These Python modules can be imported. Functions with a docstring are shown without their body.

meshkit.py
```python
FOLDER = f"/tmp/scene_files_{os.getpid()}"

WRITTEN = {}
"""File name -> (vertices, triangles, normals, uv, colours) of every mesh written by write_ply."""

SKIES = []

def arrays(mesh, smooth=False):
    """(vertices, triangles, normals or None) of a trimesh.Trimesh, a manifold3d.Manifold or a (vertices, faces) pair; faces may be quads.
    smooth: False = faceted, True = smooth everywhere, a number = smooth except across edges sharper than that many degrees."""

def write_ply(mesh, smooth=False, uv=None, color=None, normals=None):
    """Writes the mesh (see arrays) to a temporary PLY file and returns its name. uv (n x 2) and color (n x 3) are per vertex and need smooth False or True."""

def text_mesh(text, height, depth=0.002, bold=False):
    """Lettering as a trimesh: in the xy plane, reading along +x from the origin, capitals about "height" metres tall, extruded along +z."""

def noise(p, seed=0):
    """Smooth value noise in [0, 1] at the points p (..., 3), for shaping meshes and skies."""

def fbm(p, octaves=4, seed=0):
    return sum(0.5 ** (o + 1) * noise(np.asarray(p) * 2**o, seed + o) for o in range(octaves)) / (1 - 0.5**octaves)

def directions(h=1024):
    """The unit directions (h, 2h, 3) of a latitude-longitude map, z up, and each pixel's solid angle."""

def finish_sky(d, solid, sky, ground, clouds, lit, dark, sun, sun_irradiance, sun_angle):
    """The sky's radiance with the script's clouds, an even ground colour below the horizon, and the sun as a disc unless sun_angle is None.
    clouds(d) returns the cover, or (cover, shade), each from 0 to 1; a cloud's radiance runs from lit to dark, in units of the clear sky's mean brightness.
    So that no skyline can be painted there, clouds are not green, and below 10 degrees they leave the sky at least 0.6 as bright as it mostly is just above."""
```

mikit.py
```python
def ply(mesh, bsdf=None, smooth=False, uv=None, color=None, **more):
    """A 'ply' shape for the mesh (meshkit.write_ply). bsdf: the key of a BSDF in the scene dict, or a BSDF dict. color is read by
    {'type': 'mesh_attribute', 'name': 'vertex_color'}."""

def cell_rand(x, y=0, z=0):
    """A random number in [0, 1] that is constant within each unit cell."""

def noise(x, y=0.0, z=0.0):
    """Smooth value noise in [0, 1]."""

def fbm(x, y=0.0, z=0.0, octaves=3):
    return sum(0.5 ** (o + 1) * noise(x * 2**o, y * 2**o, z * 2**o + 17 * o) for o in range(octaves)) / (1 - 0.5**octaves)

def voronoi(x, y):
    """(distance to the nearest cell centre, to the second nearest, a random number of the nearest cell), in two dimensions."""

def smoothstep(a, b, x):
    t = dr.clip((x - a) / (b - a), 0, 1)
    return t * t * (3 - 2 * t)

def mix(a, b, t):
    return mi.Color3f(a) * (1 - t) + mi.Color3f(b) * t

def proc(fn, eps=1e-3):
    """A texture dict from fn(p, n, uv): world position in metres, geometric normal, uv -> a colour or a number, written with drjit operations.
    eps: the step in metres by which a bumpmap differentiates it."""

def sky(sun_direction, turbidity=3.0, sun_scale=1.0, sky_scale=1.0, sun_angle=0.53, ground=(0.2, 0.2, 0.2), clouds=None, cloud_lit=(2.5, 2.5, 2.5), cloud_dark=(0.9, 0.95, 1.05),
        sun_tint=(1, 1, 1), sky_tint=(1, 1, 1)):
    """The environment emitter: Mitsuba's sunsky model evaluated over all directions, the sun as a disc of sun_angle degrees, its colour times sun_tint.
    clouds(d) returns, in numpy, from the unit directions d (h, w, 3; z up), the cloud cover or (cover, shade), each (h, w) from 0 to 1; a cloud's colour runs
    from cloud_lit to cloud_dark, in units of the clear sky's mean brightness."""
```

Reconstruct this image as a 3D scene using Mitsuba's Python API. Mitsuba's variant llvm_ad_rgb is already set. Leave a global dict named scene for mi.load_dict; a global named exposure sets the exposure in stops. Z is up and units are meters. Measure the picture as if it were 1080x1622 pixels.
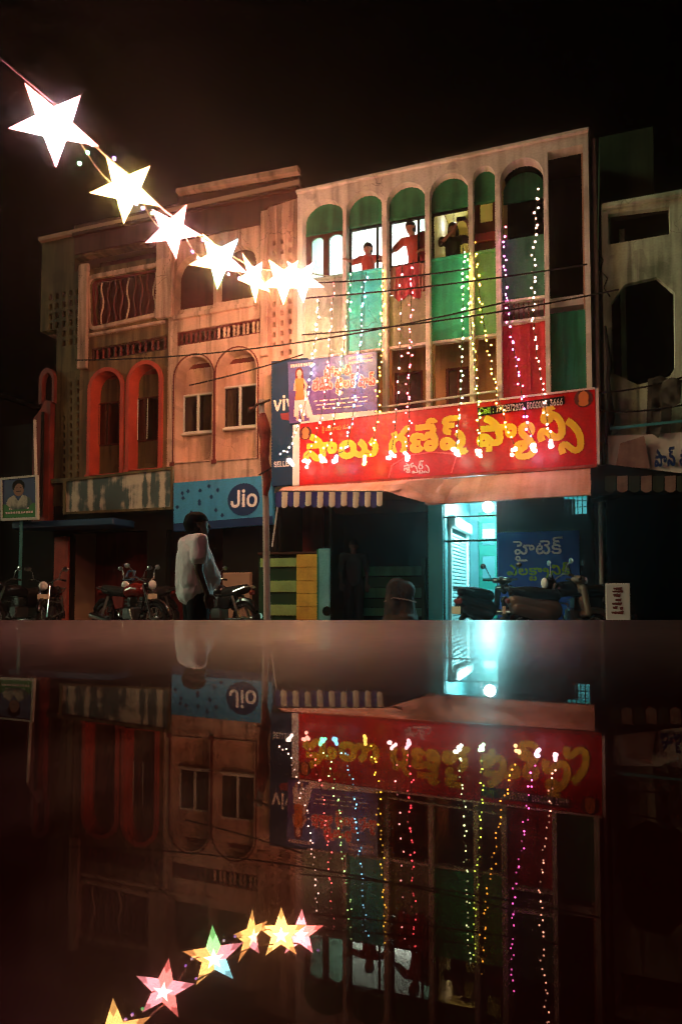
import math, random
import numpy as np
import trimesh
import manifold3d as m3
import mitsuba as mi
import drjit as dr
import mikit, meshkit
from shapely import Polygon, MultiPolygon, Point, LineString, box as sbox, unary_union, affinity

T = mi.ScalarTransform4f
rnd = random.Random(11)
scene, labels = {}, {}
SUNS = 0.55
EXPO = 0.65
LAMP = (230.0, 680.0, 720.0)
TUBE = (110.0, 145.0, 132.0)
BULBY = (150.0, 120.0, 60.0)
ARM = 80.0
CORE = 210.0
SMALLB = 24.0
LARGEB = 9.0
DUST_HAZE = 0.5
CAMH = 0.04
TIP = 0.35
HAZE = 0.005
HZ = 1

# ------------------------------------------------------------------ camera, night sky, exposure
F, CX, CY = 1100.0, 540.0, 895.0            # focal length and principal point of the 1080 x 1622 frame
EYE = np.array([0.0, 0.0, 0.84])
PITCH = math.atan(50 / F)
scene['camera'] = {
    'type': 'perspective', 'fov': 2 * math.degrees(math.atan(540 / F)), 'fov_axis': 'x', 'near_clip': 0.005, 'far_clip': 400.0,
    'principal_point_offset_x': 0.0, 'principal_point_offset_y': (811.0 - CY) / 1622,
    'to_world': T().look_at(origin=EYE.tolist(), target=(EYE + [0, math.cos(PITCH), math.sin(PITCH)]).tolist(), up=[0, 0, 1]),
}
scene['sky'] = {**mikit.sky((-1.0, 0.04, 0.32), turbidity=3, sun_scale=SUNS, sky_scale=0.00002, sun_angle=14, sun_tint=(0.60, 1.0, 1.18), sky_tint=(1.0, 0.5, 0.4), ground=(0.05, 0.05, 0.05)), 'sampling_weight': 110.0}
exposure = EXPO

# ------------------------------------------------------------------ thin haze added to give the lamps a glow
scene['air'] = {'type': 'homogeneous', 'albedo': {'type': 'rgb', 'value': [0.95, 0.93, 0.92]}, 'sigma_t': HAZE, 'phase': {'type': 'hg', 'g': 0.98}}
scene['camera']['medium'] = {'type': 'ref', 'id': 'air'}
scene['haze'] = {'type': 'cube', 'to_world': T().translate([0, 15, 5.6]).scale([45, 45, 6.9]), 'bsdf': {'type': 'null'}, 'interior': {'type': 'ref', 'id': 'air'}}
labels['haze'] = {'label': 'thin haze added over the street to give the lamps a glow', 'kind': 'stuff'}


# ------------------------------------------------------------------ the street's frame: s along the shop fronts, t into them, z up
TH = math.atan(F / 3040)
U, V, P0 = np.array([math.cos(TH), -math.sin(TH), 0]), np.array([math.sin(TH), math.cos(TH), 0]), np.array([-0.764, 14.0, 0])
ROT = np.eye(4); ROT[:3, 0], ROT[:3, 1], ROT[:3, 3] = U, V, P0


def ray(px, py):
    x, y = (px - CX) / F, (CY - py) / F
    return np.array([x, math.cos(PITCH) - y * math.sin(PITCH), math.sin(PITCH) + y * math.cos(PITCH)])


def loc(px, py, t=0.0):
    """(s, z) where a sight line meets the upright plane t metres behind the shop fronts."""
    d = ray(px, py)
    k = (t - (EYE - P0) @ V) / (d @ V)
    p = EYE + k * d
    return (p - P0) @ U, p[2]


def S(px, py=600, t=0.0): return loc(px, py, t)[0]
def Z(px, py, t=0.0): return loc(px, py, t)[1]


def at(px, py, dist):
    """The point a given distance down the street (world y) on a sight line."""
    d = ray(px, py)
    return EYE + d * (dist / d[1])


def world(s, t, z): return P0 + s * U + t * V + np.array([0, 0, z])


# ------------------------------------------------------------------ meshes
def tm(v, f): return trimesh.Trimesh(np.asarray(v, float), np.asarray(f), process=False)
def join(*ms): return trimesh.util.concatenate([m for x in ms for m in (x if isinstance(x, list) else [x])])


def box(s0, s1, t0, t1, z0, z1):
    m = trimesh.creation.box(extents=(abs(s1 - s0), abs(t1 - t0), abs(z1 - z0)))
    m.apply_translation(((s0 + s1) / 2, (t0 + t1) / 2, (z0 + z1) / 2))
    return m


def bevel(s0, s1, t0, t1, z0, z1, r=0.01):
    """A box with rounded edges."""
    v = []
    for a in (s0 + r, s1 - r):
        for b in (t0 + r, t1 - r):
            for c in (z0 + r, z1 - r):
                v.append((a, b, c))
    pts = np.vstack([np.array(v) + r * np.array(d) for d in ((1, 0, 0), (-1, 0, 0), (0, 1, 0), (0, -1, 0), (0, 0, 1), (0, 0, -1))])
    return trimesh.Trimesh(pts, process=False).convex_hull


def slab(poly, t0, t1):
    """A polygon in (s, z) as a slab from t0 to t1."""
    out = []
    for g in getattr(poly, 'geoms', [poly]):
        if g.is_empty or g.area < 1e-7: continue
        m = trimesh.creation.extrude_polygon(g, abs(t1 - t0), engine='earcut')
        v = m.vertices[:, [0, 2, 1]].copy(); v[:, 1] += min(t0, t1)
        out.append(tm(v, m.faces[:, ::-1]))
    return join(out)


def tube(pts, r, n=8, closed=False):
    p = np.asarray(pts, float)
    if closed: p = np.vstack([p, p[:1]])
    d = np.gradient(p, axis=0)
    if closed: d[0] = d[-1] = p[1] - p[-2]
    d /= np.linalg.norm(d, axis=1, keepdims=True) + 1e-12
    a = np.cross(d, [0.31, 0.17, 0.93]); small = np.linalg.norm(a, axis=1) < 0.2
    a[small] = np.cross(d[small], [1.0, 0.2, 0]); a /= np.linalg.norm(a, axis=1, keepdims=True)
    b = np.cross(d, a); ang = np.arange(n) * 2 * np.pi / n
    rr = np.broadcast_to(r, (len(p),))
    v = p[:, None] + rr[:, None, None] * (np.cos(ang)[None, :, None] * a[:, None] + np.sin(ang)[None, :, None] * b[:, None])
    i, j = np.meshgrid(np.arange(len(p) - 1), np.arange(n), indexing='ij')
    q = np.stack([i * n + j, i * n + (j + 1) % n, (i + 1) * n + (j + 1) % n, (i + 1) * n + j], -1).reshape(-1, 4)
    f = np.vstack([q[:, [0, 1, 2]], q[:, [0, 2, 3]]]); v = v.reshape(-1, 3)
    if not closed:
        k = len(v); v = np.vstack([v, p[:1], p[-1:]]); e = (len(p) - 1) * n
        f = np.vstack([f, [[k, (j + 1) % n, j] for j in range(n)], [[k + 1, e + j, e + (j + 1) % n] for j in range(n)]])
    return tm(v, f)


def ball(c, r, sub=2):
    m = trimesh.creation.icosphere(subdivisions=sub, radius=1.0); m.apply_scale(r); m.apply_translation(c); return m


def blob(bones, edge=0.02, rounds=8, res=14):
    """Bones ((p, r), (q, s)) as one smooth continuous surface."""
    parts = []
    for (p, r), (q, s) in bones:
        a = m3.Manifold.sphere(r, res).translate(tuple(map(float, p))); b = m3.Manifold.sphere(s, res).translate(tuple(map(float, q)))
        parts.append(m3.Manifold.batch_hull([a, b]))
    m = m3.Manifold.batch_boolean(parts, m3.OpType.Add)
    if edge: m = m.refine_to_length(edge)
    g = m.to_mesh(); t = trimesh.Trimesh(g.vert_properties[:, :3], g.tri_verts, process=True)
    if rounds: trimesh.smoothing.filter_taubin(t, lamb=0.5, nu=0.52, iterations=rounds)
    return t


def arch(s0, s1, z0, ztop, rise=None, n=16):
    """An arched opening in (s, z)."""
    w = (s1 - s0) / 2; rise = rise or w; c = (s0 + s1) / 2
    a = np.linspace(0, math.pi, n)
    return Polygon([(s0, z0), (s1, z0)] + [(c + w * math.cos(x), ztop - rise + rise * math.sin(x)) for x in a])


def glyphs(name):
    """Lettering outlines, in hundredths of an em, as a polygon."""
    out = []
    for p in GLYPHS[name].split('|'):
        rings = [[tuple(float(c) / 100 for c in q.split(',')) for q in r.split(' ')] for r in p.split(';')]
        out.append(Polygon(rings[0], [r for r in rings[1:] if len(r) > 2]).buffer(0))
    return unary_union(out)


def fit(poly, s0, s1, z0, z1):
    a, b, c, d = poly.bounds
    kx, kz = (s1 - s0) / (c - a), (z1 - z0) / (d - b)
    return affinity.affine_transform(poly, [kx, 0, 0, kz, s0 - a * kx, z0 - b * kz])


def latin(text, s0, s1, z0, z1, t, depth=0.006, bold=True):
    m = meshkit.text_mesh(text, 1.0, 0.1, bold)
    lo, hi = m.bounds
    v = (m.vertices - lo) / (hi - lo)
    return tm(np.stack([s0 + v[:, 0] * (s1 - s0), t - v[:, 2] * depth, z0 + v[:, 1] * (z1 - z0)], 1), m.faces)


# ------------------------------------------------------------------ materials
def mat(key, rgb, rough=0.7, spec=0.3, metal=0.0, **more):
    scene[key] = {'type': 'twosided', 'bsdf': {'type': 'principled', 'base_color': {'type': 'rgb', 'value': list(rgb)} if not isinstance(rgb, dict) else rgb, 'roughness': rough, 'specular': spec, 'metallic': metal, **more}}
    return key


def stained(a, b, scale=1.4, streak=0.5, lo=0.35, hi=0.75, drip=0.0):
    """Plaster or paint from colour a to dirt colour b: blotches and rain streaks."""
    def fn(p, n, uv):
        e = p.x * float(U[0]) + p.y * float(U[1])
        blot = mikit.fbm(p.x * scale, p.y * scale, p.z * scale, 4)
        run = mikit.fbm(e * 9.0, p.z * 0.9, 3.0, 3)
        fine = mikit.noise(p.x * 40, p.y * 40, p.z * 40)
        k = mikit.smoothstep(lo, hi, blot * (1 - streak) + run * streak)
        c = mikit.mix(a, b, k) * (0.9 + 0.2 * fine)
        if drip:
            d1 = mikit.smoothstep(0.56, 0.74, mikit.fbm(e * 5.5 + 0.25 * mikit.noise(e * 3, p.z * 2.5, 0), p.z * 0.35, 9.0, 4))
            v1, v2, _ = mikit.voronoi(e * 1.1 + 0.35 * mikit.fbm(e * 4, p.z * 4, 2.0), p.z * 0.9 + 0.35 * mikit.fbm(e * 4, p.z * 4, 7.0))
            crack = (1 - mikit.smoothstep(0.0, 0.014, v2 - v1)) * mikit.smoothstep(0.45, 0.6, mikit.noise(e * 0.8, p.z * 0.8, 5))
            patch = mikit.smoothstep(0.60, 0.64, mikit.fbm(e * 1.7, p.z * 1.9, 4.0, 4))
            c = c * (1 - drip * d1) * (1 - 0.55 * crack) * (1 - 0.22 * patch)
        return c
    return mikit.proc(fn)


mat('m_cream', stained((0.70, 0.69, 0.60), (0.48, 0.45, 0.37), 1.2, 0.4, drip=0.3), 0.75)
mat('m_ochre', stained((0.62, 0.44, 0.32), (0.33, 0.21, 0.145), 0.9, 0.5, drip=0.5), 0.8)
mat('m_left', stained((0.11, 0.095, 0.04), (0.045, 0.04, 0.018), 0.9, 0.5, drip=0.5), 0.8)  # olive paint, darkened further to imitate light falling off at the left end
mat('m_redarch', stained((0.46, 0.065, 0.035), (0.30, 0.045, 0.03), 2, 0.5), 0.7)
mat('m_brownband', stained((0.09, 0.03, 0.02), (0.045, 0.016, 0.011), 1.2, 0.5), 0.8)
mat('m_darkred', stained((0.16, 0.03, 0.025), (0.08, 0.018, 0.015), 2, 0.5), 0.7)
mat('m_right', stained((0.52, 0.68, 0.48), (0.14, 0.20, 0.12), 1.0, 0.45, drip=0.6), 0.85)
mat('m_upperblock', stained((0.06, 0.08, 0.04), (0.035, 0.045, 0.025), 1.0, 0.4), 0.9)  # dark colour stands in for the weaker light this high up
mat('m_dimochre', stained((0.21, 0.135, 0.06), (0.075, 0.045, 0.022), 0.9, 0.5, drip=0.5), 0.8)  # olive ochre, darkened in place of the light fading towards the left
mat('m_baygreen', stained((0.018, 0.22, 0.12), (0.012, 0.15, 0.08), 2.5, 0.6, drip=0.4), 0.5)
mat('m_oldcloth', stained((0.075, 0.075, 0.055), (0.02, 0.02, 0.016), 5, 0.3), 0.95)
mat('m_rightdark', stained((0.035, 0.045, 0.025), (0.02, 0.025, 0.015), 1.0, 0.4), 0.9)
mat('m_tympanum', stained((0.03, 0.20, 0.09), (0.015, 0.10, 0.05), 2, 0.5), 0.6)
mat('m_teal', stained((0.06, 0.54, 0.47), (0.045, 0.40, 0.34), 2.5, 0.6, drip=0.35), 0.45)
mat('m_palegreen', stained((0.34, 0.50, 0.36), (0.24, 0.37, 0.26), 2.5, 0.6, drip=0.35), 0.55)
mat('m_green', stained((0.04, 0.46, 0.28), (0.03, 0.32, 0.19), 2.5, 0.6, drip=0.4), 0.45)
mat('m_olive', stained((0.13, 0.35, 0.16), (0.09, 0.25, 0.11), 2.5, 0.6), 0.55)
mat('m_greygreen', stained((0.22, 0.26, 0.17), (0.14, 0.16, 0.11), 2.5, 0.6), 0.6)
mat('m_deepgreen', stained((0.04, 0.16, 0.09), (0.02, 0.09, 0.05), 2.5, 0.6), 0.6)
mat('m_tan', stained((0.42, 0.24, 0.11), (0.25, 0.12, 0.05), 1.6, 0.5), 0.7)
mat('m_redpanel', stained((0.55, 0.05, 0.05), (0.38, 0.03, 0.03), 2.5, 0.7), 0.5)
mat('m_annexe', stained((0.22, 0.03, 0.02), (0.10, 0.015, 0.012), 1.5, 0.5), 0.7)
mat('m_rag', stained((0.30, 0.06, 0.04), (0.12, 0.03, 0.025), 6, 0.3), 0.9)
mat('m_dark', (0.012, 0.011, 0.010), 0.85, 0.1)  # near black; on interiors it also carries their lack of light
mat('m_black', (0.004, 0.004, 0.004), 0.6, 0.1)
mat('m_wood', (0.06, 0.022, 0.014), 0.5)
mat('m_frame', (0.55, 0.60, 0.52), 0.5)
mat('m_white', (0.78, 0.78, 0.74), 0.6)
mat('m_roomwhite', (0.80, 0.84, 0.80), 0.8)
mat('m_roomyellow', (0.48, 0.40, 0.16), 0.8)
mat('m_signred', stained((0.60, 0.012, 0.013), (0.50, 0.010, 0.011), 2.0, 0.7, 0.3, 0.9), 0.32, 0.5)
mat('m_signyellow', (0.95, 0.60, 0.03), 0.35, 0.5)
mat('m_signpale', (0.80, 0.62, 0.58), 0.4)
mat('m_orange', (0.75, 0.22, 0.06), 0.5)
mat('m_skinprint', (0.72, 0.42, 0.32), 0.5)
mat('m_navy', (0.010, 0.045, 0.11), 0.4, 0.5)
mat('m_purple', stained((0.12, 0.06, 0.24), (0.08, 0.14, 0.36), 1.3, 0.1), 0.4, 0.5)
mat('m_letterred', (0.85, 0.10, 0.10), 0.4)
mat('m_jioblue', stained((0.05, 0.33, 0.62), (0.04, 0.26, 0.52), 1.5, 0.5), 0.4, 0.5)
mat('m_jiodark', (0.010, 0.035, 0.13), 0.4, 0.5)
mat('m_tarp', stained((0.62, 0.34, 0.26), (0.48, 0.22, 0.15), 2.2, 0.5), 0.5)
mat('m_stripeblue', (0.03, 0.035, 0.22), 0.7)
mat('m_stripewhite', (0.62, 0.62, 0.52), 0.7)
mat('m_plankgreen', stained((0.38, 0.62, 0.22), (0.26, 0.46, 0.15), 3, 0.2), 0.5)
mat('m_gapgreen', (0.01, 0.05, 0.02), 0.6)
mat('m_yellow', stained((0.85, 0.60, 0.10), (0.65, 0.42, 0.07), 3, 0.3), 0.5)
mat('m_cyanboard', stained((0.22, 0.68, 0.74), (0.16, 0.52, 0.58), 3, 0.3), 0.5)
mat('m_tealpost', (0.05, 0.26, 0.27), 0.5)
mat('m_boardblue', (0.03, 0.12, 0.48), 0.5)
mat('m_letterwhite', (0.85, 0.90, 0.92), 0.5)
mat('m_lettergreen', (0.28, 0.55, 0.05), 0.5)
mat('m_cyanwall', (0.10, 0.19, 0.20), 0.6)
mat('m_shopgreen', (0.01, 0.15, 0.115), 0.5)
mat('m_shutter', (0.40, 0.48, 0.50), 0.45)
mat('m_faded', stained((0.44, 0.46, 0.36), (0.05, 0.09, 0.09), 2.6, 0.45, 0.42, 0.58), 0.7)
mat('m_posterblue', (0.03, 0.05, 0.16), 0.5)
mat('m_postergreen', (0.035, 0.20, 0.03), 0.5)
mat('m_pink', (0.26, 0.045, 0.06), 0.8)
mat('m_bundle', stained((0.05, 0.030, 0.022), (0.015, 0.011, 0.010), 5, 0.2), 0.9)
mat('m_cloth', stained((0.28, 0.17, 0.13), (0.14, 0.07, 0.06), 4, 0.4), 0.9)
mat('m_sari', (0.28, 0.045, 0.03), 0.8)
mat('m_saridark', (0.28, 0.03, 0.03), 0.8)
mat('m_skin', (0.27, 0.13, 0.075), 0.55)
mat('m_skindark', (0.13, 0.06, 0.04), 0.55)
mat('m_dimskin', (0.05, 0.025, 0.018), 0.7)  # skin darkened to imitate the unlit doorway
mat('m_hair', (0.007, 0.006, 0.006), 0.8, 0.1)
mat('m_eye', (0.01, 0.008, 0.008), 0.2)
mat('m_lip', (0.25, 0.06, 0.05), 0.5)
mat('m_shirt', stained((0.93, 0.93, 0.93), (0.87, 0.87, 0.87), 6, 0.2), 0.85)
mat('m_trouser', (0.012, 0.012, 0.014), 0.85, 0.1)
mat('m_greyshirt', (0.018, 0.028, 0.028), 0.85)  # grey taken near black, doorway shade put into the cloth colour
mat('m_chrome', (0.78, 0.80, 0.80), 0.12, 0.5, 1.0)
mat('m_steel', (0.16, 0.17, 0.17), 0.35, 0.5, 0.9)
mat('m_rubber', (0.015, 0.015, 0.015), 0.8, 0.2)
mat('m_bikeblack', (0.010, 0.010, 0.012), 0.15, 0.6)
mat('m_bikered', (0.18, 0.015, 0.012), 0.2, 0.6)
mat('m_bikebeige', (0.17, 0.15, 0.11), 0.4, 0.5)
mat('m_lens', (0.75, 0.85, 0.82), 0.08, 0.8)
mat('m_plate', (0.70, 0.70, 0.50), 0.4)
mat('m_wire', (0.012, 0.010, 0.010), 0.7)
mat('m_wiregreen', (0.03, 0.06, 0.03), 0.6)
mat('m_pole', stained((0.50, 0.48, 0.42), (0.32, 0.30, 0.26), 3, 0.3), 0.85)
mat('m_cable', (0.014, 0.013, 0.012), 0.75)
mat('m_road', stained((0.055, 0.050, 0.047), (0.035, 0.032, 0.030), 0.8, 0.1), 0.85)
mat('m_pavement', stained((0.16, 0.15, 0.14), (0.09, 0.085, 0.08), 1.1, 0.1), 0.9)
mat('m_brownwall', (0.38, 0.26, 0.18), 0.8)
mat('m_starframe', (0.30, 0.22, 0.12), 0.6)
scene['m_paneglass'] = {'type': 'thindielectric', 'specular_transmittance': {'type': 'rgb', 'value': [0.50, 0.85, 0.72]}}
scene['m_clearpane'] = {'type': 'thindielectric', 'specular_transmittance': {'type': 'rgb', 'value': [0.85, 0.95, 0.95]}}
scene['m_darkpane'] = {'type': 'thindielectric', 'specular_transmittance': {'type': 'rgb', 'value': [0.25, 0.27, 0.27]}}


# ------------------------------------------------------------------ entries
def number(name, under=None):
    key = f'{under}__{name}' if under else name
    taken = lambda k: k in scene or k in labels or k in used
    if not taken(key): used.add(key); return key
    i = 1
    while taken(f'{key}_{i:03d}'): i += 1
    used.add(f'{key}_{i:03d}')
    return f'{key}_{i:03d}'


used = set()


def put(name, mesh, m, under=None, M=ROT, smooth=False, label=None, cat=None, group=None, kind=None, light=None, weight=1.0, shared=None, **more):
    """One entry of the scene: a thing (no holder) or a part of the thing or part UNDER."""
    key = number(name, under)
    d = dict(shared) if shared else mikit.ply(mesh, m, smooth, **more)
    if M is not None: d['to_world'] = T(M @ T(d['to_world']).matrix if 'to_world' in d else M)
    if light is not None:
        d['emitter'] = {'type': 'area', 'radiance': light if isinstance(light, dict) else {'type': 'rgb', 'value': list(light)}, 'sampling_weight': float(weight)}
    scene[key] = d
    say(key, label, cat, group, kind)
    return key


def say(key, label=None, cat=None, group=None, kind=None):
    e = {k: v for k, v in (('label', label), ('category', cat), ('group', group), ('kind', kind)) if v}
    if e: labels[key] = e
    return key


def thing(name, label, cat, group=None): return say(number(name), label, cat, group)


def curve_pts(points, n=12):
    """Points resampled along a polyline, evenly."""
    p = np.asarray(points, float); d = np.r_[0, np.cumsum(np.linalg.norm(np.diff(p, axis=0), axis=1))]
    x = np.linspace(0, d[-1], n)
    return np.stack([np.interp(x, d, p[:, k]) for k in range(p.shape[1])], 1)


def sag(a, b, drop, n=18):
    a, b = np.asarray(a, float), np.asarray(b, float); x = np.linspace(0, 1, n)[:, None]
    return a + (b - a) * x - np.array([0, 0, 1.0]) * drop * 4 * x * (1 - x)

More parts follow.
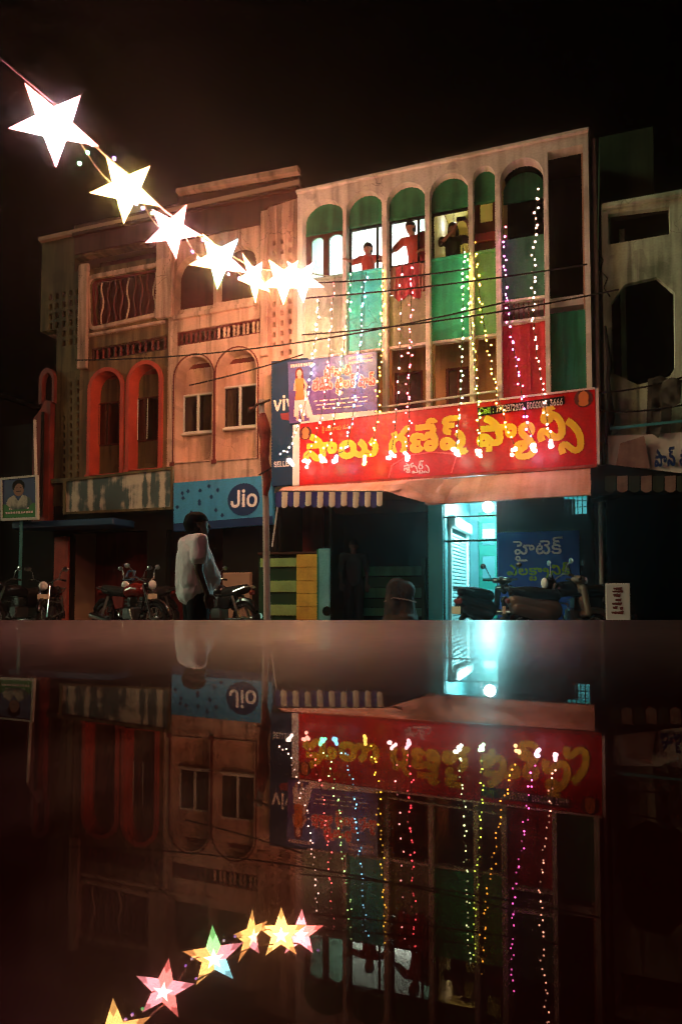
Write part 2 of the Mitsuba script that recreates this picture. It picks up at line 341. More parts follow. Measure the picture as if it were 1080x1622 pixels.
# lettering outlines: polygons split by |, rings by ;, hundredths of an em
GLYPHS = {
    'main': '750,68 750,77 754,84 762,88 775,87 782,83 787,76 776,72 787,69 799,61 807,50 812,38 823,52 842,38 854,23 862,5 863,-14 861,-24 858,-29 848,-36 835,-36 826,-32 811,-20 811,-23 815,-32 797,-37 794,-29 792,-21 795,-12 800,-7 806,-5 818,-6 838,-21 842,-20 844,-16 844,-3 839,11 827,26 813,37 814,25 813,13 808,5 804,1 794,-2 778,-1 769,4 756,16 755,12 759,3 739,-3 735,8 735,20 738,26 746,32 755,33 765,32 787,15 792,16 794,20 794,29 791,40 786,47 781,53 778,46 770,41 758,40 748,45 745,51 744,58 747,65;771,73 768,74 765,73 767,73;766,58 761,57 761,54 766,55|681,-13 672,-14 669,-6 672,1 681,6 690,7 699,6 689,14 683,23 681,32 683,42 692,49 701,52 713,51 723,47 728,41 730,32 729,25 724,17 709,25 711,32 710,35 702,36 700,35 699,32 703,26 724,9 731,-1 734,-10 734,-18 730,-29 723,-36 711,-41 698,-42 682,-40 674,-35 671,-28 673,-19;709,-2 710,-9 707,-15 690,-26 702,-26 709,-25 713,-21 715,-17 715,-11;688,-10 692,-8 692,-6 688,-6|589,-1 574,-2 569,0 564,5 561,11 561,18 562,23 566,28 576,33 586,33 597,29 612,15 618,16 619,20 615,36 573,36 573,52 603,52 582,64 590,81 611,70 622,62 631,52 665,51 673,47 678,41 679,33 678,26 672,18 665,16 657,16 650,18 644,26 644,36 638,36 640,18 636,6 630,1 624,-2 614,-2 607,-1 607,-15 589,-15;602,1 598,4 595,1;658,31 663,30 664,34 658,36;583,18 580,16 580,13 582,12 587,15|502,-2 495,-1 487,4 482,0 475,-2 466,-2 458,0 454,3 451,9 450,15 451,23 455,28 460,31 468,33 475,33 486,29 500,16 506,15 508,19 507,26 495,37 507,52 520,42 526,34 528,28 529,21 528,12 521,2 521,0 524,0 528,2 537,-10 527,-16 514,-16 505,-10;473,18 469,17 470,13 474,13 476,15|459,56 463,62 458,69 458,76 460,81 465,85 478,88 513,87 512,73 477,72 479,70 496,69 496,55 477,54 478,52 485,51 484,37 471,38 463,42 459,50|358,31 357,36 358,43 366,50 375,52 387,51 396,49 402,45 407,49 408,52 418,52 421,54 421,56 418,57 375,57 375,73 407,73 408,79 411,84 417,87 423,88 435,86 443,79 444,76 444,75 430,71 427,74 423,73 433,70 438,64 440,55 438,46 443,39 446,32 446,20 445,13 440,5 435,1 425,-2 414,-2 407,1 402,7 395,2 386,-2 372,-2 365,0 359,4 357,10 357,19 364,25;401,11 401,19 406,26 416,30 426,29 424,32 418,35 414,33 411,29 394,29 388,35 379,35 379,33 380,32 391,31 391,19;390,18 380,17 378,15 379,13 384,14;422,16 418,16 418,13 421,12 425,13 426,15|301,46 298,53 298,57 315,62 319,53 322,52 339,71 347,74 356,74 357,59 347,56 340,48 349,39 352,29 351,14 344,-2 326,5 331,17 331,27 328,33 321,36 314,33 311,27 312,17 317,5 298,-2 291,13 290,27 294,38|127,41 136,48 144,51 159,52 168,50 174,46 182,39 184,32 185,21 192,16 197,15 201,19 199,26 187,37 199,52 208,46 215,39 220,31 221,21 228,16 233,15 237,19 235,26 223,37 235,52 246,44 253,37 257,28 257,16 251,4 248,1 239,-2 225,-2 215,4 208,-1 193,-2 186,0 177,5 171,1 163,-2 144,-2 133,3 127,8 124,14 123,28;146,18 153,15 162,18 164,23 163,31 156,35 147,33 143,26|44,52 22,64 31,81 52,70 63,62 71,52 101,52 112,48 116,45 119,39 120,33 119,26 115,20 109,17 96,16 91,18 86,23 84,28 84,36 78,36 81,24 80,15 77,7 71,1 61,-2 45,-1 36,4 24,16 22,12 26,3 6,-3 2,8 2,20 5,26 14,32 22,33 32,32 40,27 52,16 56,15 59,16 59,26 56,36 13,36 14,52;99,32 100,30 103,30 105,33 103,35 99,36',
    'sports': '170,-24 172,-30 175,-31 181,-30 183,-26 193,-26 195,-30 202,-31 203,-22 194,-14 199,-6 210,-14 215,-26 212,-34 206,-39 196,-40 188,-35 179,-40 168,-39 161,-31 160,-18 166,-9 177,-6 187,-10 188,-20 182,-25;171,-16 178,-18 180,-14 174,-13|259,-41 252,-38 236,-24 232,-25 231,-28 235,-38 224,-42 220,-31 222,-20 231,-14 243,-17 260,-30 266,-30 270,-25 270,-8 265,6 253,22 237,33 244,44 258,33 271,20 278,7 282,-7 283,-20 279,-32 271,-39|121,-28 111,-34 100,-33 95,-29 92,-21 97,-11 107,-8 118,-11 133,-24 139,-23 143,-18 143,-2 138,13 126,28 110,40 117,50 134,37 146,22 154,5 156,-10 154,-23 147,-31 134,-34;113,-20 107,-17 104,-22 110,-25 114,-23|44,0 36,4 20,19 17,18 15,14 20,3 7,-1 3,10 5,23 11,28 17,30 30,27 48,11 55,11 59,15 58,31 50,45 46,44 43,38 32,38 28,44 20,45 17,41 18,36 8,33 6,46 13,54 28,55 38,48 43,54 23,66 29,77 46,67 59,56 80,56 81,65 91,71 101,71 107,67 111,61 102,59 94,63 90,58 90,56 101,53 106,47 108,37 104,29 96,25 85,27 78,34 78,46 65,46 72,28 72,17 70,9 61,0;87,40 91,34 96,35 98,39 97,43 91,45 88,46|164,40 170,45 168,55 173,63 167,73 171,82 182,86 218,86 218,76 184,76 179,73 182,68 201,68 201,58 183,58 180,53 182,50 202,47 211,37 214,20 208,6 191,-1 179,0 169,4 163,11 160,20 160,31;176,14 187,10 198,14 202,24 198,35 189,39 177,36 172,27',
    'hitech': '30,-8 35,-16 34,-25 69,-25 69,-35 23,-34 11,-30 7,-19 11,-9 18,-6;27,-21 23,-14 18,-14 16,-17 16,-22 19,-24 25,-25|31,3 21,-1 10,1 4,9 4,21 11,28 23,29 31,26 47,10 57,11 60,17 59,26 54,33 44,40 50,50 93,49 102,47 106,41 108,34 106,26 99,21 92,20 85,21 80,25 78,32 79,40 62,40 69,32 72,22 70,11 67,5 55,-1 43,0 34,7;23,19 18,20 15,18 16,10 21,8 26,11 28,14;87,36 90,29 95,29 98,32 98,37 95,39 88,40|124,22 128,11 135,9 142,12 146,20 157,20 159,12 164,10 171,10 175,15 175,24 170,33 163,40 157,40 157,50 173,51 175,53 174,58 169,60 136,60 136,70 171,69 179,67 184,64 186,58 186,50 178,42 186,29 187,17 185,9 180,3 173,-1 163,-1 156,2 151,7 142,0 131,-1 124,1 118,6 113,20 116,35 121,43 129,47 129,57 140,57 140,47 146,45 150,39 150,28 145,22 139,20;125,31 139,30 140,37 135,39 130,37|207,0 198,5 192,14 203,17 210,10 222,9 230,11 232,15 228,19 203,22 195,29 194,39 202,47 201,56 205,63 200,70 201,79 211,85 250,86 250,76 216,76 211,74 213,68 233,68 233,58 214,58 212,56 212,52 233,47 243,36 232,33 226,39 213,40 207,38 207,33 211,31 237,27 243,22 245,15 243,8 235,1 223,-1|42,47 33,41 17,40 17,50 31,51 32,58 27,60 -2,60 -2,70 26,70 36,67 43,60',
    'elec': '167,-24 172,-31 177,-30 180,-26 190,-26 192,-30 199,-30 200,-23 191,-14 197,-5 208,-14 212,-26 210,-34 203,-39 193,-40 185,-35 176,-40 164,-39 157,-31 157,-18 163,-9 174,-5 184,-10 185,-20 179,-25;168,-16 175,-18 177,-15 171,-13|281,48 289,42 294,32 296,18 294,4 284,-21 262,-44 253,-34 267,-22 276,-9 281,5 282,22 268,21 259,24 254,32 255,39 259,46 264,49;278,37 270,40 267,38 266,35 269,31 275,31 280,33|94,22 103,13 113,11 125,12 134,16 137,21 137,29 126,39 134,50 146,40 151,29 149,14 140,4 122,-1 101,1 87,10 81,23 83,39 89,46 97,49 112,48 118,42 120,35 118,29 113,23 105,21;94,32 105,32 105,39 102,40 97,38|172,0 162,4 156,14 169,17 175,12 189,11 196,12 197,16 193,19 170,21 161,25 157,33 159,50 232,50 241,47 248,41 249,33 247,25 240,19 233,18 226,20 220,24 218,31 219,39 208,39 210,36 196,33 189,38 174,38 172,34 175,32 196,30 206,27 210,22 212,15 210,8 202,1 189,-1;228,34 232,28 237,29 239,32 238,37 234,38 229,39|341,51 333,44 319,45 313,51 313,63 320,70 336,71 349,68 360,60 368,49 374,33 374,20 370,7 361,0 346,-1 336,4 323,17 319,18 316,13 320,3 306,-1 302,10 303,19 307,26 314,30 329,28 349,12 354,11 358,13 360,26 356,41 349,51 342,57;331,61 323,59 324,54 331,55|36,6 24,-1 12,0 5,5 3,15 8,26 20,31 32,27 50,12 55,11 59,14 59,29 53,43 39,56 23,66 30,78 46,69 60,55 70,39 74,24 73,11 65,1 51,-1 43,1;28,14 21,20 17,19 17,11 21,9 26,11|395,0 385,4 379,14 392,17 399,12 410,11 418,12 420,15 416,19 390,22 382,29 381,39 389,47 388,56 393,63 388,70 389,79 393,84 400,86 438,87 438,76 405,76 400,73 403,69 422,68 422,57 403,57 401,55 401,51 422,48 428,43 433,36 420,33 414,38 404,39 397,38 396,35 400,31 420,30 430,26 435,18 433,8 427,3 419,0',
    'sonali': '163,-1 152,3 134,18 131,13 135,3 119,-1 115,10 116,19 120,27 126,30 136,31 143,29 164,13 170,13 173,18 170,29 159,38 126,38 126,50 210,50 220,48 226,42 228,35 227,27 221,20 215,18 205,18 199,22 196,29 196,38 182,38 189,25 187,9 177,0;207,36 209,29 216,30 215,37|254,47 250,55 252,62 261,70 281,70 294,63 302,52 306,38 305,21 299,10 289,2 273,-1 252,1 241,7 233,19 233,32 239,42;247,29 257,29 258,35 250,35;249,18 258,13 271,12 281,14 287,19 290,27 290,38 287,48 282,55 278,46 269,43 274,32 270,23 261,18;269,60 263,59 264,54 270,54|48,-1 38,4 23,18 19,14 23,3 7,-1 3,8 5,23 11,29 18,31 32,28 51,13 56,12 60,15 59,31 51,45 47,42 45,38 32,38 28,44 22,44 19,41 20,36 6,33 5,46 13,55 29,56 38,49 43,54 23,65 31,79 49,69 62,57 84,57 86,67 95,72 107,71 113,68 117,61 106,59 99,62 96,59 96,57 106,54 112,48 113,37 109,29 101,25 89,26 82,33 82,45 70,45 76,25 74,9 64,0;92,40 96,35 100,36 102,39 101,43 98,44 93,45',
    'ladies': '305,-8 309,-16 309,-24 348,-24 348,-37 297,-36 283,-31 278,-20 282,-9 294,-5;299,-19 294,-15 289,-19 291,-23 298,-24|208,0 200,4 184,18 181,13 185,3 169,-1 165,17 171,28 185,31 196,27 212,13 220,13 222,19 221,27 208,38 217,50 234,36 238,27 238,14 235,7 229,2 220,-1|290,16 299,12 305,15 307,20 322,20 325,14 330,12 335,13 337,18 336,27 333,33 327,38 320,38 320,50 336,51 337,57 333,59 299,59 299,71 338,71 350,64 352,51 345,41 352,30 353,17 351,9 346,3 338,-1 327,-1 321,1 314,7 306,0 292,-1 285,1 278,6 273,20 276,35 282,43 290,48 290,59 304,59 304,48 314,41 315,29 312,24 305,20 289,21;294,29 301,31 300,37 295,38 291,35 290,31|23,16 40,12 57,17 60,22 59,29 53,36 46,38 46,50 59,51 61,55 56,59 14,59 14,71 47,71 48,80 54,84 63,86 74,83 80,76 69,73 62,76 59,73 71,67 76,59 75,48 68,41 74,34 76,27 72,11 60,2 46,-1 29,0 12,7 4,20 5,37 14,48 29,50 40,45 44,33 42,27 36,22 19,21;23,31 29,33 27,39 22,39 19,35 18,32|113,1 101,-1 90,2 83,11 83,25 90,40 106,48 108,53 118,51 126,54 128,57 120,55 109,56 105,59 103,64 107,72 106,76 108,82 116,86 129,86 136,84 141,78 129,75 122,79 118,75 129,74 135,70 140,62 137,49 153,44 147,32 125,38 114,37 106,34 99,26 99,16 106,12 110,16 111,21 125,21 129,13 130,22 132,26 144,30 150,29 156,24 159,12 156,4 147,0 130,0 118,6;145,12 147,17 140,18 140,11;119,67 116,66 117,63 126,65|174,59 178,62 173,68 172,76 178,84 190,87 224,87 224,75 187,73 189,69 207,68 207,57 187,55 188,51 195,50 195,39 184,39 176,43 173,50|375,21 385,14 396,12 413,17 416,22 416,29 405,38 414,50 425,43 431,33 431,18 426,9 420,4 402,-1 380,1 366,10 360,24 362,39 368,46 376,50 393,48 398,44 401,37 399,29 396,24 388,21;374,32 385,32 384,39 380,39 376,37|674,1 660,-1 651,2 646,11 646,22 654,29 668,31 678,27 693,13 701,13 703,18 702,25 689,38 698,50 709,43 716,33 719,20 717,9 712,3 704,-1 691,0 680,6;667,19 661,18 661,11 666,10 670,13|589,-12 584,-7 582,-1 573,1 565,6 558,0 546,-1 537,2 532,9 531,17 533,23 540,29 547,31 560,29 579,13 584,12 588,15 588,26 584,38 540,38 540,50 576,50 552,65 559,79 581,66 596,50 631,49 639,45 643,39 643,30 641,24 634,19 627,18 619,19 614,23 611,31 612,38 601,38 605,17 603,9 597,0 600,-2 606,0 613,-9 602,-14;622,33 627,28 631,30 632,33 630,37 623,38;553,19 546,18 547,11 552,10 556,13|440,34 450,46 449,56 453,62 447,73 452,83 464,87 499,87 499,75 466,75 462,72 465,69 483,68 483,57 465,57 462,53 465,51 484,47 494,38 497,20 490,6 481,1 468,-1 455,1 446,6 440,14 439,24;460,14 470,12 478,17 481,26 476,35 466,38 457,33 455,22|653,50 658,62 653,68 653,75 659,84 671,87 704,87 704,75 667,73 670,69 688,68 688,57 668,55 669,51 676,50 676,39 664,39 657,43',
    'sri': '27,-28 16,-22 6,-8 16,-3 25,-15 37,-18 50,-14 58,-3 68,-8 61,-19 51,-27 41,-29|698,21 709,23 716,20 720,11 716,2 706,-1 696,2 692,14;702,9 709,7 710,14 703,15|265,26 259,22 260,15 247,11 245,23 251,33 263,36 285,36 282,41 253,41 253,52 322,51 332,48 337,39 333,25 321,20 308,26 307,41 298,41 293,29 300,21 301,10 297,3 288,-1 275,0 268,4 266,16 273,26;280,18 280,11 287,11 287,19 284,22;316,36 320,30 327,34 322,40 317,41|542,1 520,18 516,13 521,3 507,-1 502,17 506,25 513,29 529,28 551,11 558,13 560,19 557,29 551,35 542,39 519,41 513,46 509,56 523,59 526,51 530,50 548,69 562,73 563,61 553,58 546,50 558,46 568,37 573,27 573,14 568,5 561,0|393,7 386,2 375,-1 362,0 352,4 345,11 342,20 347,40 362,49 382,48 395,37 398,19 406,12 415,11 419,19 416,29 406,39 395,43 388,56 402,59 405,51 409,50 427,69 441,73 442,61 433,58 420,44 430,32 433,18 447,11 453,14 453,23 439,39 447,50 455,45 467,27 465,8 456,0 447,-1 437,1 429,6 421,0 408,-1;362,13 372,11 382,16 384,26 380,35 368,38 359,33 356,22|613,6 596,-1 585,2 580,13 583,25 592,30 605,29 630,11 637,16 635,27 622,38 594,42 586,56 600,59 603,51 607,50 625,69 639,73 640,61 631,58 623,50 644,39 653,16 663,11 672,15 670,27 657,39 665,50 678,40 684,30 685,11 674,0 658,0 647,6 633,-1 622,0;601,19 593,18 594,10 599,9 604,12|146,39 149,19 142,-1 129,4 135,16 135,27 131,35 122,39 113,36 109,28 110,16 116,5 102,-1 95,24 98,37 106,46 102,56 116,59 119,51 123,50 141,69 155,73 156,61 147,58 137,47|698,48 709,50 716,46 720,38 716,29 706,26 696,29 692,40;702,35 709,34 710,40 703,41|40,46 33,41 25,40 18,43 13,48 12,58 17,65 16,75 23,82 32,84 42,81 48,74 38,71 30,74 27,68 47,66 58,54 59,40 52,29 59,18 57,5 42,-1 28,3 24,14 31,26 20,25 17,21 18,15 6,11 3,21 6,31 22,36 41,34 47,46 42,56;30,58 23,55 26,50 31,53;38,18 39,11 46,11 47,16 44,21|158,31 158,42 165,48 184,49 198,42 204,50 217,50 220,53 216,59 172,59 172,71 206,71 208,81 219,85 230,84 237,78 238,76 228,73 222,77 216,73 217,70 229,66 233,58 230,45 237,34 238,20 234,8 229,2 220,-1 208,0 199,10 200,20 205,26 215,28 225,25 219,37 210,37 205,31 192,31 185,38 173,37 174,31 187,30 187,19 173,18 172,12 180,10 188,16 197,8 180,-1 167,0 159,5 157,17 165,24;219,18 212,17 212,10 222,11 224,15',
    'paa': '385,5 368,-1 355,2 349,11 350,22 358,30 373,32 383,28 397,15 404,14 407,18 406,26 394,37 404,51 415,43 423,33 426,21 423,10 411,0 397,-1;373,18 367,19 366,13 374,13|292,-14 285,-9 283,-1 267,5 257,0 246,-1 237,2 232,9 233,24 248,32 262,30 281,14 288,16 285,37 243,37 243,51 276,51 252,64 260,80 283,67 299,51 334,50 342,45 346,39 345,23 330,17 316,22 314,37 305,37 307,15 299,1 303,-1 308,1 315,-9 304,-14;326,32 330,29 335,33 332,36 326,37;254,18 249,18 249,12 257,14|77,37 78,12 67,0 51,-1 39,5 29,0 18,-1 8,2 4,9 5,24 19,32 34,30 53,14 60,16 57,37 14,37 14,51 48,51 24,64 32,80 55,67 71,51 110,48 117,42 119,33 114,21 102,17 88,22 86,37;98,37 101,29 106,32 103,37;26,18 21,19 20,13 28,13|165,0 141,17 139,13 143,4 124,-2 121,20 129,30 142,32 153,29 170,15 177,14 178,24 172,33 146,40 140,46 139,56 144,62 139,68 138,76 142,82 150,86 191,87 191,74 155,72 157,69 174,69 174,56 157,56 156,52 170,51 183,45 193,34 197,24 196,12 190,3 178,-1|358,50 362,62 358,68 357,76 363,84 374,87 410,87 410,74 374,73 376,69 393,69 393,56 374,54 375,51 381,51 381,38 361,43',
}


# ================================================================== the setting
g = 150.0
put('ground', tm([(-g, -g, -0.15), (g, -g, -0.15), (g, g, -0.15), (-g, g, -0.15)], [[0, 1, 2], [0, 2, 3]]), 'm_road', M=None, kind='structure', label='dark ground under and around the street')
put('road', box(-40, 40, -14.5, -2.9, -0.1, 0.0), 'm_road', kind='structure', label='dark asphalt road between the table and the shop fronts')
put('pavement', bevel(-40, 40, -2.9, -0.02, -0.1, 0.13, 0.02), 'm_pavement', kind='structure', label='raised pavement along the shop fronts')

# ================================================================== the shop building with the green arched bays
shop = thing('shop_building', 'three storey cream building with green arched bays hung with light strands', 'building')
PIERS = [(-0.06, S(485, 420)), (S(548, 420), S(553.5, 420)), (S(609.5, 420), S(617, 420)), (S(677, 420), S(684, 420)), (S(745, 420), S(752, 420)), (S(787, 420), S(795, 420)), (S(863, 420), S(870, 420)), (S(926, 420), S(934.5, 420))]
BAYS = [(PIERS[i][1], PIERS[i + 1][0]) for i in range(7)]
ZR, ZA, ZT, ZS, ZB, ZF = 9.06, 8.84, 8.28, 7.27, 5.70, 6.30     # roof, arch apex, tympanum bottom, sill, panel bottom, upper floor
EAST = PIERS[7][1]
front = sbox(-0.06, 3.0, EAST, 3.0).union(sbox(-0.06, 3.0, EAST, ZR))
for i, (a, b) in enumerate(BAYS):
    front = front.difference(arch(a, b, 4.0, ZA, min((b - a) / 2, 0.36)) if i < 6 else sbox(a, 4.0, b, 8.86))
put('wall', slab(front, -0.20, 0.06), 'm_cream', shop)
put('coping', bevel(-0.08, EAST + 0.02, -0.26, 0.10, ZR, ZR + 0.07, 0.015), 'm_cream', shop)
put('roof', box(-0.06, EAST, 0.064, 6.0, 8.96, ZR - 0.004), 'm_dark', shop)  # coloured dark so the last bay recess beneath it looks shaded
put('side_wall', box(-0.06, 0.06, 0.064, 6.0, 3.0, 8.956), 'm_brownwall', shop)
put('side_wall', box(EAST - 0.12, EAST, 0.064, 6.0, 0.0, 8.956), 'm_brownwall', shop)
put('rear_wall', box(-0.06, EAST, 6.0, 6.15, 0.0, ZR), 'm_brownwall', shop)
put('floor_slab', box(0.06, EAST - 0.12, 0.15, 6.0, ZF - 0.18, ZF), 'm_roomwhite', shop)
put('floor_slab', box(0.06, EAST - 0.12, 0.064, 6.0, 3.12, 3.30), 'm_tan', shop)
# the lit upper rooms
x34, x56 = (PIERS[3][0] + PIERS[3][1]) / 2, (PIERS[5][0] + PIERS[5][1]) / 2
put('room_wall', join(box(0.064, x34, 3.2, 3.3, ZF, 8.956), box(0.061, 0.10, 0.07, 3.2, ZF, 8.955), box(0.10, x34 - 0.03, 0.07, 3.2, 8.91, 8.955), box(x34 - 0.03, x34 - 0.004, 0.10, 3.2, ZF, 8.91)), 'm_roomwhite', shop)
put('room_wall', join(box(x34, x56, 2.2, 2.3, ZF, 8.956), box(x34 + 0.03, x56, 0.07, 2.2, 8.91, 8.955), box(x56, x56 + 0.05, 0.10, 2.3, ZF, 8.956)), 'm_roomyellow', shop)
put('back_panel', box(x56 + 0.06, EAST - 0.125, 0.9, 0.95, 3.3, 8.955), 'm_dark', shop)
put('room_wall', box(x34 + 0.004, x34 + 0.028, 0.10, 2.19, ZF, 8.905), 'm_roomwhite', shop)
# tympana and parapet panels
PANEL = ['m_palegreen', 'm_teal', 'm_greygreen', 'm_green', 'm_olive', 'm_deepgreen']
for i, (a, b) in enumerate(BAYS[:6]):
    rise = min((b - a) / 2, 0.36)
    if i < 5:
        put('tympanum', slab(arch(a + 0.003, b - 0.003, ZT, ZA - 0.003, rise), -0.02, 0.03), 'm_tympanum', shop)
        put('tympanum_moulding', slab(sbox(a + 0.003, ZT - 0.045, b - 0.003, ZT), -0.05, 0.03), 'm_tympanum', shop)
    else:
        put('tympanum', slab(arch(a + 0.003, b - 0.003, 8.30, ZA - 0.003, rise), 0.25, 0.30), 'm_tympanum', shop)
    top = {2: Z(648, 466), 5: Z(830, 377)}.get(i, ZS - 0.02)
    bot = {5: Z(830, 474)}.get(i, ZB)
    put('parapet_panel', slab(sbox(a + 0.003, bot, b - 0.003, top), -0.05, 0.05), PANEL[i], shop)
    put('panel_trim', slab(sbox(a + 0.003, bot - 0.05, b - 0.003, bot - 0.003), -0.09, 0.04), 'm_cream', shop)
    if i in (0, 1, 3, 4):
        put('sill', bevel(a + 0.003, b - 0.003, -0.11, 0.08, ZS - 0.018, ZS + 0.025, 0.008), PANEL[i], shop)
# bay 1: two arched green panes in a wooden frame
def arched_window(a, b, z0, z1, t, panes, m, glass, under, name='window'):
    w = (b - a); hole = []
    for p0, p1 in panes: hole.append(arch(a + p0 * w, a + p1 * w, z0 + 0.05, z1 - 0.04, 0.5 * (p1 - p0) * w * 0.8))
    f = put(name, slab(sbox(a + 0.003, z0, b - 0.003, z1).difference(unary_union(hole)), t, t + 0.05), m, under)
    for h in hole: put('pane', slab(h, t + 0.02, t + 0.021), glass, f)
    return f


def casement(a, b, z0, z1, t, bars, m, glass, under, w=0.035, rails=()):
    cuts = [a + 0.003 + w] + [c for x in bars for c in (x - w / 2, x + w / 2)] + [b - 0.003 - w]
    zs = [z0 + w] + [c for r in rails for c in (r - w / 2, r + w / 2)] + [z1 - w]
    holes = [sbox(cuts[2 * i], zs[2 * j], cuts[2 * i + 1], zs[2 * j + 1]) for i in range(len(cuts) // 2) for j in range(len(zs) // 2)]
    f = put('window', slab(sbox(a + 0.003, z0, b - 0.003, z1).difference(unary_union(holes)), t, t + 0.06), m, under)
    if glass:
        for h in holes: put('pane', slab(h, t + 0.025, t + 0.026), glass, f)
    return f


a, b = BAYS[0]
arched_window(a, b, ZS + 0.028, ZT - 0.048, -0.01, [(0.14, 0.44), (0.58, 0.92)], 'm_wood', 'm_paneglass', shop)
a, b = BAYS[1]; casement(a, b, ZS + 0.028, ZT - 0.048, 0.0, [S(597.5, 390)], 'm_black', None, shop)
put('pane', slab(sbox(S(599.5, 390), ZS + 0.07, b - 0.042, ZT - 0.09), 0.02, 0.021), 'm_clearpane', shop)
a, b = BAYS[2]; casement(a, b, ZS + 0.028, ZT - 0.048, 0.0, [S(662.5, 380)], 'm_black', None, shop)
put('pane', slab(sbox(S(664.5, 380), ZS + 0.3, b - 0.042, ZT - 0.09), 0.02, 0.021), 'm_paneglass', shop)
a, b = BAYS[3]; casement(a, b, ZS + 0.028, ZT - 0.048, 0.0, [], 'm_black', None, shop)
a, b = BAYS[4]
put('shutter_panel', slab(sbox(a + 0.003, ZS + 0.028, b - 0.003, ZT - 0.048).difference(sbox(S(760, 330), Z(770, 351), S(780, 330), Z(770, 303))), 0.0, 0.05), 'm_wood', shop)
put('shutter_rail', bevel(a + 0.01, b - 0.01, -0.07, -0.002, Z(770, 383), Z(770, 370), 0.008), 'm_darkred', shop)
# bay 3: rail behind the draped cloth
put('railing', join([tube([(BAYS[2][0] + 0.003, 0.0, z), (BAYS[2][1] - 0.003, 0.0, z)], 0.018) for z in (ZS - 0.02, ZS - 0.28, ZS - 0.5)]), 'm_wood', shop)
# the first-floor gallery: back wall, window openings, red door panels
zl, zr = 3.30, ZB - 0.05
gal = sbox(0.062, zl, BAYS[4][1] + 0.05, 6.115)
wins = [(S(625, 620, 0.9), S(670, 620, 0.9), 4.3, Z(648, 588, 0.9)), (S(706, 620, 0.9), S(746, 620, 0.9), 4.3, Z(720, 582, 0.9)), (S(556, 620, 0.9), S(600, 620, 0.9), 4.3, Z(580, 592, 0.9))]
for s0, s1, z0, z1 in wins: gal = gal.difference(sbox(s0, z0, s1, z1))
put('gallery_wall', slab(gal, 0.90, 0.98), 'm_tan', shop)
for s0, s1, z0, z1 in wins:
    w = put('gallery_window', slab(sbox(s0 + 0.003, z0, s1 - 0.003, z1).difference(unary_union([sbox(s0 + 0.05, z0, (s0 + s1) / 2 - 0.02, z1 - 0.05), sbox((s0 + s1) / 2 + 0.02, z0, s1 - 0.05, z1 - 0.05)])), 0.91, 0.97), 'm_darkred', shop)
    put('shutter', slab(sbox(s0 + 0.05, z0, s1 - 0.05, z1 - 0.05), 0.945, 0.955), 'm_wood', w)
put('gallery_ceiling', box(0.062, BAYS[4][1] + 0.05, 0.064, 0.896, 6.06, 6.115), 'm_tan', shop)
put('gallery_partition', box(BAYS[4][1] + 0.055, BAYS[4][1] + 0.09, 0.064, 0.896, 3.3, 6.1), 'm_tan', shop)
a, b = BAYS[5]
gz0, gz1 = Z(830, 508), Z(830, 476)
gr = put('grille_window', slab(sbox(a + 0.003, gz0 - 0.01, b - 0.003, gz1 + 0.01).difference(sbox(S(806, 490), gz0 + 0.02, S(861, 490), gz1 - 0.02)), -0.03, 0.03), 'm_darkred', shop)
for k in range(1, 7): put('bar', tube([(S(806, 490) + k * (S(861, 490) - S(806, 490)) / 7, 0.0, gz0 + 0.02), (S(806, 490) + k * (S(861, 490) - S(806, 490)) / 7, 0.0, gz1 - 0.02)], 0.009, 6), 'm_darkred', gr)
put('sill', bevel(a + 0.003, b - 0.003, -0.16, 0.03, gz0 - 0.07, gz0 - 0.014, 0.01), 'm_cream', shop)
mid = S(838, 560)
for k, (s0, s1) in enumerate([(a + 0.003, a + 0.10), (a + 0.103, mid - 0.03), (mid - 0.027, mid + 0.027), (mid + 0.03, b - 0.10), (b - 0.097, b - 0.003)]):
    put('door_panel', slab(sbox(s0, 4.0, s1, gz0 - 0.073), -0.03 - 0.03 * (k % 2 == 0), 0.02), 'm_redpanel', shop)
a, b = BAYS[6]
put('lower_panel', slab(sbox(a + 0.003, 4.0, b - 0.003, Z(900, 492)), 0.02, 0.06), 'm_baygreen', shop)
put('pipe_rail', tube([(S(604, 645, -0.24), -0.24, Z(604, 645, -0.24)), (S(794, 618, -0.24), -0.24, Z(794, 618, -0.24))], 0.022), 'm_frame', shop)
for i in (1, 2, 3, 4):   # cream frames round the gallery openings
    a, b = BAYS[i]
    put('opening_frame', join(box(a + 0.004, a + 0.05, -0.06, 0.03, 4.0, ZB - 0.055), box(b - 0.03, b - 0.004, -0.06, 0.03, 4.0, ZB - 0.055)), 'm_tan', shop)
# rain pipe in the gap to the next building
put('drain_pipe', tube([(EAST + 0.10, -0.05, 0.1), (EAST + 0.10, -0.05, 9.0)], 0.035, 10), 'm_cream', label='pale vertical rain pipe in the gap between two buildings', cat='pipe')

# ground floor of the shop building
GA, GL0, GL1 = S(436, 850), S(703, 850), S(787, 850)
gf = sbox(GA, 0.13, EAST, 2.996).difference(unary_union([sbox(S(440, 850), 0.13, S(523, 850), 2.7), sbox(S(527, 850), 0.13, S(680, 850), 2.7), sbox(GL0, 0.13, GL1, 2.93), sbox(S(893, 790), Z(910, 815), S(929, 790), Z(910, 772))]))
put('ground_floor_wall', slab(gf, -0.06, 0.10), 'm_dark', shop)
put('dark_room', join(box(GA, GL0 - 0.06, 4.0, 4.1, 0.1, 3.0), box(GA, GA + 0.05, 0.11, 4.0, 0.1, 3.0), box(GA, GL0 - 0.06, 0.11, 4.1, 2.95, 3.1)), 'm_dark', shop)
put('post', bevel(S(680, 850), GL0 - 0.003, -0.12, -0.063, 0.13, 2.95, 0.012), 'm_tealpost', shop)
